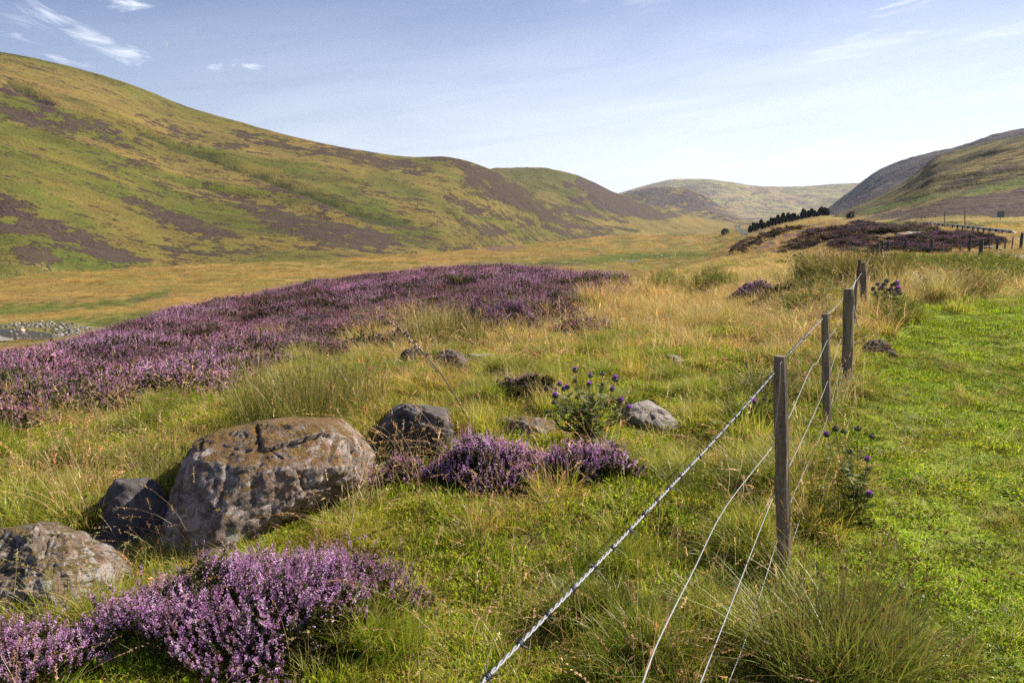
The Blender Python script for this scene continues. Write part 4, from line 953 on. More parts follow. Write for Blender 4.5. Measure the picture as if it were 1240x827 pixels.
def lathe(s, c, d, prof, col, n=12, cols=None):
    d, a, b = frame(d); V = []; C = []
    for i, (r, h) in enumerate(prof):
        th = np.arange(n) * 2 * math.pi / n
        V.append(np.asarray(c) + d * h + r * (np.cos(th)[:, None] * a + np.sin(th)[:, None] * b)); C += [cols[i] if cols else col] * n
    V = np.concatenate(V); Fc = []
    for i in range(len(prof) - 1):
        for j in range(n): q = i * n + j; w = i * n + (j + 1) % n; Fc += [(q, w, w + n), (q, w + n, q + n)]
    s.add(V, Fc, np.array(C))
def thistle(base, headsl, label, hs0=.016, stemr=.004, leafs=10, lsc=1.0, seed=1, y=None, grow=.3, nl2=14):
    r = np.random.default_rng(seed); base = Vector(base); e = empty('thistle', base, label, 'thistle')
    st, lf = Soup(), Soup(); B = np.array(base)
    for (u, v, yy, fl) in headsl:
        hp = np.array(at(u, v, yy)); k = r.uniform(.15, .5)
        mid = B + (hp - B) * np.array((.22, .22, k + .12)); mid2 = B + (hp - B) * np.array((.7, .7, .62 + .1 * r.uniform()))
        pts = catmull([B, mid, mid2, hp], 8); tube(st, pts, np.linspace(stemr, stemr * .5, len(pts)), (.12, .13, .06), 5)
        d = pts[-1] - pts[-3]; d = d / np.linalg.norm(d) + r.normal(0, .15, 3); d[2] = abs(d[2])
        d, a, b = frame(d)
        # bulb: ovoid with spines
        hs = hs0 * r.uniform(.72, 1.12) * (1 if fl else .85); s1 = Soup(); prof = [(hs * q * (1 + .0 * r.uniform()), hs * h) for q, h in [(.2, -.9), (.75, -.7), (1.0, -.2), (.95, .3), (.7, .75), (.45, 1.0)]]
        lathe(s1, hp, d, prof, (.24, .25, .16), 12)
        n = 150; th = r.uniform(0, 6.28, n); hh = r.uniform(-.7, .95, n); rr = np.interp(hh, [-.9, -.2, .3, .75, 1], [.3, 1, .95, .7, .4])
        rd = np.cos(th)[:, None] * a + np.sin(th)[:, None] * b
        bits(s1, hp + hs * (rd * rr[:, None] * .9 + d * hh[:, None]), rd + d * .55, hs * .34, np.array((.36, .37, .24)) * r.uniform(.4, 1.4, (n, 1)), r, 2.6)
        hd = s1.obj('flower_head', M_PLANT, e, base)
        s2 = Soup(); n = 110; th = r.uniform(0, 6.28, n); q = np.sqrt(r.uniform(0, 1, n)); rd = np.cos(th)[:, None] * a + np.sin(th)[:, None] * b
        pc = np.array([(.60, .16, .80), (.70, .26, .88), (.48, .10, .70)]) if fl else np.array([(.14, .06, .06), (.20, .10, .08), (.10, .05, .05)])
        bits(s2, hp + d * hs * .85 + rd * (q * hs * .38)[:, None], rd * (q * (.75 if fl else .3))[:, None] + d, hs * (.34 if fl else .2), pc[r.integers(0, 3, n)], r, 3.4)
        bl = s2.obj('bloom', M_PLANT, hd, base)
        # leaves under the head and along the stem
        m = leafs
        for i in range(m):
            t = r.uniform(.06, .94); p = pts[int(t * (len(pts) - 1))]; an = r.uniform(0, 6.28)
            dd = np.array((math.cos(an), math.sin(an), r.uniform(-.1, .7))); dd, sa, sb_ = frame(dd)
            sc = lsc * r.uniform(.5, 1.15) * (1.2 - .75 * t); lv, lfc = LT
            Vv = p + (lv[:, :1] * dd + lv[:, 1:2] * sa + lv[:, 2:] * sb_) * sc
            lf.add(Vv, lfc, np.array([(.17, .21, .05), (.23, .26, .08), (.12, .15, .035), (.34, .34, .17)][r.integers(0, 4)]))
    st.obj('stem', M_STALK, e, base); lf.obj('leaf', M_PLANT, e, base)['kind'] = 'stuff'
    return e
b = P(712, 548, rmax=8); Y = b.y
thistle(b, [(697, 449, Y, 1), (678, 466, Y - .2, 1), (662, 471, Y - .1, 0), (673, 480, Y - .25, 1), (687, 470, Y, 1), (715, 456, Y + .1, 1), (730, 453, Y, 0), (713, 466, Y - .15, 1), (745, 460, Y + .1, 1), (730, 466, Y, 0), (741, 472, Y - .1, 1), (697, 462, Y, 0),
            (664, 499, Y - .1, 0), (750, 486, Y - .15, 1), (759, 489, Y, 0), (760, 495, Y - .2, 1), (683, 472, Y + .1, 1), (718, 490, Y + .1, 0), (672, 488, Y, 0)],
        'tall many headed purple thistle standing left of the pale sloping slab', hs0=.0165, stemr=.004, leafs=12, lsc=1.0, seed=5)
b = P(1037, 636, rmax=6); Y = b.y
thistle(b, [(1002, 527, Y, 1), (1012, 520, Y - .05, 0), (1022, 523, Y + .1, 0), (1039, 520, Y, 0), (1056, 529, Y, 0), (1050, 557, Y - .1, 1), (1030, 548, Y + .1, 0), (1052, 600, Y - .05, 1)],
        'slender thistle with dark seed heads right of the nearest fence post', hs0=.0135, stemr=.003, leafs=9, lsc=.7, seed=6)
b = P(925, 524, rmax=8); Y = b.y
thistle(b, [(914, 488, Y, 1), (910, 497, Y, 1), (926, 484, Y + .1, 0), (933, 486, Y, 0)], 'small low thistle growing behind the nearest fence post', hs0=.017, leafs=9, lsc=.7, seed=7)
b = P(1072, 384, rmax=14); Y = b.y
thistle(b, [(1058, 350, Y, 0), (1063, 345, Y + .2, 0), (1068, 350, Y, 1), (1074, 341, Y, 0), (1080, 346, Y, 0), (1085, 345, Y, 1), (1089, 356, Y, 1), (1087, 352, Y - .2, 1), (1078, 352, Y, 1), (1064, 358, Y, 0), (1070, 345, Y, 0), (1083, 357, Y, 1)],
        'broad thistle with many small purple heads beside the far fence posts', hs0=.030, stemr=.008, leafs=10, lsc=1.5, seed=8)
b = P(968, 352, rmax=20)
thistle(b, [(963, 310, b.y, 0), (969, 308, b.y, 0), (972, 311, b.y, 0), (966, 316, b.y, 0)], 'dark seed headed thistle at the left side of the big dark rushes', hs0=.032, stemr=.010, leafs=5, lsc=1.6, seed=9)
def stalk(pts, rad, label, col, seed, caps=(.7, 1), ncap=22, cs=.016, br=10, ccol=(.16, .10, .06)):
    r = np.random.default_rng(seed); Pp = catmull([at(*p) for p in pts], 10); s = Soup(); tube(s, Pp, np.linspace(rad, rad * .5, len(Pp)), col, 6)
    for i in range(br):
        p = Pp[int(r.uniform(.1, .95) * (len(Pp) - 1))]; d = r.normal(size=3); d[2] = abs(d[2]) * .6; d /= np.linalg.norm(d); L_ = r.uniform(.03, .10) * rad / .004
        tube(s, catmull([p, p + d * L_ * .5 + (0, 0, -.01), p + d * L_], 4), [rad * .35] * 4 + [rad * .35, rad * .35, rad * .35, rad * .2, rad * .1], col, 4)
    o0 = Vector(Pp[0]); e = empty('dead_stalk', o0, label, 'dead stalk'); s.obj('stem', M_STALK, e, o0)
    s = Soup()
    for i in range(ncap):
        t = r.uniform(*caps); p = Pp[int(t * (len(Pp) - 1))]; d = r.normal(size=3); d[2] += .3; d /= np.linalg.norm(d)
        q = p + d * cs * 1.2; lathe(s, q, d, [(cs * .1, -cs * 1.2), (cs * .3, -cs * .5), (cs * .5, 0), (cs * .42, cs * .5), (cs * .1, cs * .8)], np.array(ccol) * r.uniform(.6, 1.5), 7)
    k = s.obj('seed_pod', M_STALK, e, o0); k['kind'] = 'stuff'
    return e
g = P(574, 522, rmax=8)
stalk([(574, 524, g.y), (555, 486, g.y - .05), (532, 450, g.y - .12), (510, 425, g.y - .18), (487, 402, g.y - .22), (470, 388, g.y - .25)], .0065, 'leaning dead brown stalk with seed pods along its tip', (.17, .12, .09), 3, ncap=34, cs=.016, caps=(.55, 1))
g = P(640, 425, rmax=16)
stalk([(645, 425, g.y), (640, 395, g.y), (638, 365, g.y), (633, 335, g.y)], .012, 'thin upright dead stem against the heather bank', (.13, .09, .07), 5, ncap=16, cs=.02, caps=(.4, 1), br=6)

# ------------------------------------------------------------------ road, rail, poles, sign
def drape(name, poly, mat, h=.05, step=1.0, rmin=40, kind='structure'):
    us = [p[0] for p in poly]; vs = [p[1] for p in poly]; nu = int((max(us) - min(us)) / step) + 2; nv = int((max(vs) - min(vs)) / (step * .4)) + 2
    U, Vv = np.meshgrid(np.linspace(min(us), max(us), nu), np.linspace(min(vs), max(vs), nv), indexing='ij')
    ins = poly_sd(U, Vv, poly) > -.2; idx = -np.ones(U.shape, int); pts = []
    for i in range(nu):
        for j in range(nv):
            if ins[i, j]: idx[i, j] = len(pts); pts.append(P(U[i, j], Vv[i, j], h, rmin))
    Fc = []
    for i in range(nu - 1):
        for j in range(nv - 1):
            q = idx[i, j], idx[i + 1, j], idx[i + 1, j + 1], idx[i, j + 1]
            if min(q) >= 0: 
                rs = [math.hypot(pts[k].x, pts[k].y) for k in q]
                if max(rs) / min(rs) < 1.25: Fc.append(q)
    me = mk_mesh(name, np.array(pts), np.array(Fc)); me.materials.append(mat); o = bpy.data.objects.new(name, me); COL.objects.link(o)
    if kind: tag(o, kind=kind)
    return o
M_ROAD = pmat('asphalt', (.085, .085, .09), .6, 0, 3, .2)
M_WATER = pmat('river_water', (.03, .04, .06), .12, 0, .6, .4, .05, 2)
M_GRAV = pmat('pale_gravel', (.26, .24, .21), .9, 0, 2.2, .5, .1)
drape('river', [(-40, 400), (0, 399), (22, 398), (40, 401), (62, 405), (66, 411), (40, 413), (0, 412), (-40, 413)], M_WATER, .08)
drape('riverbank', [(-40, 407.5), (0, 408), (14, 411.5), (18, 414), (0, 414.5), (-40, 415)], M_GRAV, .14)
for pl in [[(722, 307.6), (733, 306.8), (734, 308.6), (723, 309)], [(684, 312.6), (694, 312.8), (692, 314.4), (685, 314.4)], [(758, 316.2), (772, 315.4), (778, 314), (776, 316), (766, 317.6), (758, 317.6)], [(686, 298.2), (692, 298), (692, 299), (686, 299)]]:
    drape('river', pl, M_WATER if pl[0][0] != 722 else M_ROAD, .12, .5)
M_TRK = pmat('track_gravel', (.20, .18, .17), .9, 0, 3, .4, .05)
drape('path', [(1228, 311), (1262, 306), (1330, 308), (1330, 328), (1262, 322), (1240, 318)], M_TRK, .05, 1.5, 25)
# stones beside the river
s = Soup(); r5 = np.random.default_rng(12); ico = bmesh.new(); bmesh.ops.create_icosphere(ico, subdivisions=1, radius=1); iv = np.array([v.co[:] for v in ico.verts]); itf = np.array([[v.index for v in f.verts] for f in ico.faces]); ico.free()
def stone(s, c, sz, r, col):
    v = iv * (1 + r.normal(0, .16, (len(iv), 1))) * np.array((1, .8, .6)) * sz; a = r.uniform(0, 6.28)
    s.add(np.c_[v[:, 0] * math.cos(a) - v[:, 1] * math.sin(a), v[:, 0] * math.sin(a) + v[:, 1] * math.cos(a), v[:, 2]] + np.array(c), itf, col)
pg = [(-20, 399), (20, 391), (60, 389), (90, 393), (112, 398), (104, 404), (70, 409), (40, 411), (-20, 412)]
k = 0
while k < 430:
    u = r5.uniform(-20, 115); v = r5.uniform(388, 413)
    if poly_sd(np.array(u), np.array(v), pg) < 0: continue
    if 397 < v < 410 and u < 62 and r5.uniform() < .9: continue
    k += 1; stone(s, P(u, v, .02, 60), r5.uniform(.06, .34) ** 1.0, r5, np.array([(.19, .17, .145), (.27, .25, .22), (.10, .09, .08), (.14, .12, .10)][r5.integers(0, 4)]))
gs = s.obj('river_gravel', (lambda: (lambda m: m)(leaf_mat('stone_plain', tint=False, trans=0, gloss=.02)))()); tag(gs, kind='stuff')
SCOL = bpy.data.materials['stone_plain']
for (u, v, sz, lb) in [(27, 402, .55, 'tan boulder sitting in the stream among the pale stones'), (801, 311, .55, 'small white stone on the valley floor, left of two others'), (817, 309.5, .5, 'small white stone on the valley floor, upper of the group'), (812, 313.5, .5, 'small white stone on the valley floor, lowest of the group'), (119, 327.5, .6, 'white rock at the base of the grassy hillside'), (525, 314, .4, 'tiny pale stone on the tan valley floor')]:
    s = Soup(); p = P(u, v, .1, 60); stone(s, (0, 0, .1), sz, r5, (.62, .58, .54) if sz != .55 or u > 30 else (.50, .33, .22)); o = s.obj('boulder', SCOL); o.location = p; tag(o, lb, 'rock')

# near road: embanked ribbon with a dark post-and-rail barrier
def zr(u, v, r): a = u2az(u); return Vector((r * math.sin(a), r * math.cos(a), CZ + r * slope_at(v, a)))
rl = [zr(1098, 274, 136), zr(1112, 269.6, 125), zr(1130, 270.6, 115), zr(1160, 273.2, 103), zr(1190, 276.4, 92), (zr(1225, 280.2, 82)), zr(1260, 283, 74), zr(1330, 289, 64)]
rc = catmull(rl, 8); n = len(rc); Tr = np.gradient(rc, axis=0); Tr[:, 2] = 0; Tr /= np.linalg.norm(Tr, axis=1)[:, None]; Nr = np.stack([-Tr[:, 1], Tr[:, 0], np.zeros(n)], 1)
if Nr[0][1] < 0: Nr = -Nr
bm = bmesh.new(); L0 = []
for i in range(n):
    A_ = rc[i] - np.array((0, 0, .72)); L0.append([bm.verts.new(A_ - Nr[i] * 2.6 + (0, 0, -1.6)), bm.verts.new(A_ - Nr[i] * 1.0 + (0, 0, -.12)), bm.verts.new(A_), bm.verts.new(A_ + Nr[i] * 6.5 + (0, 0, .10)), bm.verts.new(A_ + Nr[i] * 7.4 + (0, 0, .0)), bm.verts.new(A_ + Nr[i] * 9 + (0, 0, -1.5))])
for a, b2 in zip(L0, L0[1:]):
    for j in range(5):
        f = bm.faces.new((a[j], a[j + 1], b2[j + 1], b2[j])); f.material_index = 0 if j == 2 else 1
bmesh.ops.recalc_face_normals(bm, faces=bm.faces)
ro = bm_obj('road', bm, M_ROAD); ro.data.materials.append(pmat('verge', (.15, .11, .05), .95, 0, .8, .4)); tag(ro, kind='structure')
s = Soup()
for off in (.35, 6.2):      # edge lines
    for i in range(n - 1):
        v = [rc[i] + Nr[i] * off, rc[i] + Nr[i] * (off + .12), rc[i + 1] + Nr[i + 1] * (off + .12), rc[i + 1] + Nr[i + 1] * off]
        s.add(np.array(v) + (0, 0, -.72 + .01 + .0155 * off), [(0, 1, 2), (0, 2, 3)], (.8, .8, .8))
rm = s.obj('road_markings', SCOL); tag(rm, kind='structure')
rail = empty('guard_rail', Vector(rc[20]), 'grey crash barrier on dark posts along the near edge of the road', 'barrier')
rcl = np.r_[0, np.cumsum(np.linalg.norm(np.diff(rc, axis=0), axis=1))]
def onroad(d, off, z):
    p = np.array([np.interp(d, rcl, rc[:, k]) for k in range(3)]); q = np.array([np.interp(d, rcl, Nr[:, k]) for k in range(3)]); return Vector(p + q * off + np.array((0, 0, z)))
uu_, _ = project(rc[:, 0], rc[:, 1], rc[:, 2]); dend = float(np.interp(1218, uu_, rcl)); d = 9.
while d < dend:
    p = onroad(d, -.42, -.02); b0 = p - Vector((0, 0, 1.25))
    bm_obj('post', post_bm(b0, p, .17, .17, 0, int(d), segs=3), M_WOODD, rail, rail.location); d += 2.4
bm = bmesh.new(); prev = None
for d in list(np.arange(9, dend, 1.5)) + [dend, dend + 3]:
    dz = -.62 if d > dend + 1 else 0
    q = [bm.verts.new(onroad(d, o2, z2 + dz)) for o2, z2 in ((-.62, 0), (-.56, -.07), (-.64, -.14), (-.56, -.22), (-.62, -.30), (-.52, -.30), (-.52, 0))]
    if prev:
        for j in range(7): bm.faces.new((prev[j], prev[(j + 1) % 7], q[(j + 1) % 7], q[j]))
    prev = q
bmesh.ops.recalc_face_normals(bm, faces=bm.faces)
bm_obj('rail', bm, pmat('rail_steel', (.42, .43, .45), .5, .1, 3, .25), rail, rail.location)
for (u, vt, vb, y, lb) in [(1115.5, 262, 271, 118, 'thin dark roadside pole, shortest and farthest along the road'), (1144, 258, 273, 104, 'thin dark roadside pole between two others by the barrier'), (1168.5, 256, 279, 92, 'tallest thin dark pole standing at the near side of the road')]:
    t = at(u, vt, y); b0 = at(u, vb + 1, y); e = empty('roadside_pole', b0, lb, 'pole', 'marker poles beside the road')
    bm_obj('pole', post_bm(b0, t, .11, .11, 0, 5, segs=3, roundp=True), M_WOODD, e, b0)
    bm_obj('cap', post_bm(t, t + Vector((0, 0, .12)), .13, .13, 0, 5, segs=1, roundp=True), M_BARB, e, b0)
# cut-off leaning strut
t = at(1149, 279.5, 96); s = Soup(); tube(s, catmull([at(1143, 272, 97), at(1145, 276, 96.5), t], 4), .09, (.1, .1, .1), 6); o = s.obj('leaning_post', M_WOODD); tag(o, 'short bent post leaning down the bank below the barrier', 'post')
# sign seen from behind
y = 100; b0 = at(1211, 272, y); e = empty('road_sign', b0, 'square grey back of a road sign on a single post', 'sign')
tl, br_ = at(1208, 256.5, y), at(1215.5, 263.5, y)
bm = bmesh.new(); bmesh.ops.create_cube(bm, size=1, matrix=Matrix.Translation(((tl.x + br_.x) / 2, y, (tl.z + br_.z) / 2)) @ Matrix.Diagonal((br_.x - tl.x, .05, tl.z - br_.z, 1)))
bmesh.ops.bevel(bm, geom=bm.edges[:], offset=.015, segments=2); bm_obj('sign_panel', bm, pmat('sign_back', (.09, .11, .14), .5, .3), e, b0)
bm_obj('sign_post', post_bm(b0 - Vector((0, 0, .6)), at(1211.7, 257, y + .1), .09, .09, 0, 2, segs=2, roundp=True), M_BARB, e, b0)
# two white hoops in front of the distant fence
for pts, lb in [(((1149, 296.3), (1153, 295.2), (1158, 297), (1161, 299), (1164, 302.5)), 'longer white curved hoop lying among weeds behind the distant fence'), (((1165.5, 297.3), (1169, 297), (1172.5, 298.2), (1174.5, 301.5)), 'shorter white curved hoop beside the distant fence strainer')]:
    s = Soup(); tube(s, catmull([at(u, v, 55) for u, v in pts], 6), .055, (.78, .78, .76), 8); o = s.obj('plastic_hoop', pmat('white_plastic', (.8, .8, .78), .4)); tag(o, lb, 'hoop')
# fence along the far verge
fence3 = empty('wire_fence', P(1170, 268, rmin=90), 'faint thin fence along the foot of the right-hand hillside beyond the road'.replace('right-hand ', ''), 'fence')
for i, u in enumerate([1120, 1133, 1146, 1158, 1173, 1184, 1191, 1199, 1206, 1217.5, 1228, 1240]):
    y = 118 - i * 1.2; vb = 266 + i * .45; t = at(u, vb - 5, y); w = .13 if i != 9 else .2
    bm_obj('fence_post', post_bm(at(u, vb + 2, y), t, w, w, 0, 50 + i, segs=3, roundp=True), M_WOODD if i % 2 else M_WOOD, fence3, fence3.location)
# far stretch of road with two vehicles
drape('road', [(888.5, 272.6), (894.5, 272.6), (899, 277.5), (906, 284), (898.5, 284.5), (893, 279.5)], M_ROAD, .12, .5, 100)
def car(px, label, colr):
    p = P(px[0], px[1], .55, 100); e = empty('car', p, label, 'car')
    m = pmat('car_paint', colr, .3); g = pmat('car_glass', (.02, .02, .03), .1); k = pmat('tyre', (.02, .02, .02), .8)
    def prism(prof, w, nm, mt, par=e, xo=0):
        bm = bmesh.new(); a = [bm.verts.new((xo - w / 2, y, z)) for y, z in prof]; b = [bm.verts.new((xo + w / 2, y, z)) for y, z in prof]; q = len(prof)
        bm.faces.new(a[::-1]); bm.faces.new(b)
        for i in range(q): bm.faces.new((a[i], a[(i + 1) % q], b[(i + 1) % q], b[i]))
        bmesh.ops.recalc_face_normals(bm, faces=bm.faces); bmesh.ops.bevel(bm, geom=bm.edges[:], offset=.04, segments=1); return bm_obj(nm, bm, mt, par)
    prism([(-2.1, .35), (2.1, .35), (2.15, .75), (1.9, .9), (-2.0, .95), (-2.15, .7)], 1.75, 'body', m)
    prism([(-1.7, .9), (1.1, .9), (.5, 1.42), (-1.3, 1.45)], 1.5, 'window', g)
    prism([(-1.25, 1.44), (.45, 1.42), (.4, 1.5), (-1.2, 1.52)], 1.45, 'roof', m)
    for sx in (-1, 1):
        for y in (-1.35, 1.35):
            prism([(y + .33 * math.cos(a), .33 + .33 * math.sin(a)) for a in np.arange(10) * .628], .22, 'wheel', k, e, sx * .82)
    return e
car((891, 275.2), 'small dark car on the far road, left one of the pair', (.03, .03, .04)); car((895.2, 275.8), 'small dark car on the far road, right one of the pair', (.05, .05, .06))

# ------------------------------------------------------------------ plantation, lone bush, scrub
def tree_meshes(seed, h, w, kind='conifer'):
    r = np.random.default_rng(seed); s = Soup(); n = 900
    t = r.uniform(0, 1, n) ** .8; a = r.uniform(0, 6.28, n)
    rad = w * (np.sin(np.clip(1 - t, 0, 1) * 1.9) * .9 + .1) * np.sqrt(r.uniform(.15, 1, n)) * (1 + .25 * np.sin(a * 3 + t * 9 + seed))
    p = np.c_[np.cos(a) * rad, np.sin(a) * rad, h * (.14 + .86 * t)] + r.normal(0, .12, (n, 3))
    nd = np.c_[np.cos(a), np.sin(a), r.normal(.1, .4, n)]
    bits(s, p, nd, .85, np.array([(.022, .042, .016), (.03, .05, .02), (.016, .03, .013)])[r.integers(0, 3, n)], r, 1.3)
    s2 = Soup(); tube(s2, [(0, 0, -.5), (0, 0, h * .5), (0, 0, h * .9)], [.22, .15, .05], (.08, .06, .05), 6)
    return s, s2
protos = []
for k in range(4):
    s1, s2 = tree_meshes(k, 9, 2.1); me1 = s1.mesh('crown'); me1.materials.append(M_PLANT); me2 = s2.mesh('trunk'); me2.materials.append(M_STALK); protos.append((me1, me2))
def put_tree(loc, k, sc, label, group, nm='conifer', cat='tree', sxy=1):
    e = empty(nm, loc, label, cat, group); e.scale = (sc * sxy, sc * sxy, sc); e.rotation_euler = (0, 0, k * 1.7)
    for me_, nn in zip(protos[k % 4], ('crown', 'trunk')):
        o = bpy.data.objects.new(nn, me_); COL.objects.link(o); o.parent = e
k = 0
for (u, vb, vt) in [(907, 280, 272), (911, 279.5, 271), (915, 279, 269.5), (920, 279, 268), (924, 278, 268), (928, 277, 266), (932, 276.5, 265), (936, 275.5, 263.5), (940, 275, 262.5), (944, 274, 261), (948, 273.5, 260.5), (952, 273, 259), (956, 272.5, 259), (960, 272, 260), (964, 271.5, 259), (968, 270.5, 257), (972, 270, 256), (976, 269, 254.5), (980, 268.5, 254.5), (984, 267.5, 253), (988, 266.5, 254), (992, 265.5, 252), (996, 264.5, 251), (999, 264, 254),
                    (922, 277, 268), (934, 275, 263), (946, 273, 259), (958, 271, 258), (970, 269, 255), (982, 267, 252.5), (990, 265, 250.5)]:
    a = u2az(u); rr0 = 330 if k < 24 else 345; x, y = rr0 * math.sin(a), rr0 * math.cos(a); zt = CZ + rr0 * slope_at(vt, a); zb = CZ + rr0 * slope_at(vb, a)
    gzv = float(zg(x, y)); zb = min(max(gzv - .2, zb - 2.5), zt - 2.8)
    put_tree((x, y, zb), k, (zt - zb) / 9.0 * (.85, 1.08, .93, 1.15, .8)[k % 5], 'dark green conifer in the small plantation above the far road', 'conifers in the plantation', sxy=.85); k += 1
p = P(878, 284, 0, 90); rr0 = math.hypot(p.x, p.y)
s = Soup(); r6 = np.random.default_rng(4); n = 700; d = r6.normal(size=(n, 3)); d /= np.linalg.norm(d, axis=1)[:, None]; sz = 4.2 * rr0 / F
bits(s, d * r6.uniform(.5, 1, (n, 1)) * np.array((sz, sz, sz * .8)) + (0, 0, sz * .6), d, sz * .22, np.array((.03, .05, .015)) * r6.uniform(.6, 1.6, (n, 1)), r6, 1.4)
e = empty('shrub', p, 'single round dark shrub on the valley floor before the far road', 'shrub'); s.obj('foliage', M_PLANT, e)
s = Soup(); tube(s, [(0, 0, -.3), (0, 0, sz)], .12, (.08, .06, .05), 5); s.obj('trunk', M_STALK, e)
for (u, v, szp, lb) in [(1031, 262, 3.2, 'small dark scrub bush on the brown slope above the road bend'), (1027, 263, 2.2, 'tiny scrub bush next to a slightly larger one on the brown slope')]:
    y = 185; p = at(u, v, y); sz = szp * y / F; s = Soup(); n = 260; d = r6.normal(size=(n, 3)); d /= np.linalg.norm(d, axis=1)[:, None]
    bits(s, d * r6.uniform(.4, 1, (n, 1)) * np.array((sz, sz, sz * 1.2)) + (0, 0, sz * .5), d, sz * .3, np.array((.06, .05, .035)) * r6.uniform(.6, 1.6, (n, 1)), r6, 1.4); o = s.obj('shrub', M_PLANT); o.location = p; tag(o, lb, 'shrub')

# ------------------------------------------------------------------ ground cover
def pix(x, y, h=0): return project(x, y, zg(x, y) + h)
LAWNP = [(930, 900), (985, 720), (1018, 640), (1040, 560), (1052, 480), (1062, 430), (1085, 385), (1110, 366), (1200, 358), (1400, 350), (1800, 400), (1800, 1600), (850, 1600)]
parts_l, parts_t, parts_s, parts_w, parts_h = [], [], [], [], []
def lawnm(x, y):
    u, v = pix(x, y); return poly_sd(u, v, LAWNP) + (fbm(x / .35, y / .35, 19, 3) - .5) * 105 * np.clip(4 / np.maximum(y, 1), .3, 1.5)
def bankm(x, y):
    u, v = pix(x, y); r = np.hypot(x, y)
    return np.where(r > 6.5, poly_sd(u, v, BANK) + (fbm(x / 1.3, y / 1.3, 29, 3) - .5) * 110 * np.clip(12 / r, .25, 1.3), -99)
def sub(k, *a): return [q[k] for q in a]
# mown grass
for r0, r1, dn, s0, s1 in [(1.2, 5, 95, .8, 1.15), (5, 10, 70, .95, 1.3), (10, 17.5, 40, 1.2, 1.7)]:
    x, y, r = cand(r0, r1, dn, R(50)); m = lawnm(x, y); k = (m > 0) & clear(x, y) & (x > 0); x, y, m = x[k], y[k], m[k]
    nz = fbm(x / .5, y / .5, 61, 3); nb = fbm(x / 2.2, y / 2.2, 67, 2)
    tf = np.clip(np.stack([.94 + .6 * nb, .94 + .4 * nb, .8 + .5 * nb], 1), .5, 1.6) * (.75 + .5 * nz)[:, None]
    parts_l.append(('lawn',) + fin(x, y, s0, s1, (.92, 1.06, .9), .10, (.5, 1.1), .12, .008, tf, .5 + 1.1 * nz))
    k = rng.uniform(size=len(x)) < .04; parts_l.append(('seed',) + fin(x[k], y[k], .6, .9, (1., .95, .9), .15, (.2, .45), .5, .01))
    k = (rng.uniform(size=len(x)) < .05) | ((fbm(x / .7, y / .7, 63, 3) > .60) & (rng.uniform(size=len(x)) < .5)); parts_l.append(('tuss',) + fin(x[k], y[k], .6, .95, (.95, 1., .9), .15, (.25, .6), .25, .01))
    k = rng.uniform(size=len(x)) < .10 * (nb > .5); parts_l.append(('fine',) + fin(x[k], y[k], .6, .9, (1., 1., .8), .15, (.3, .5), .25, .01))
    k = rng.uniform(size=len(x)) < .12; parts_l.append(('moss',) + fin(x[k], y[k], .7, 1.0, (.9, 1., .8), .15, (.6, 1.0), .1, .005))
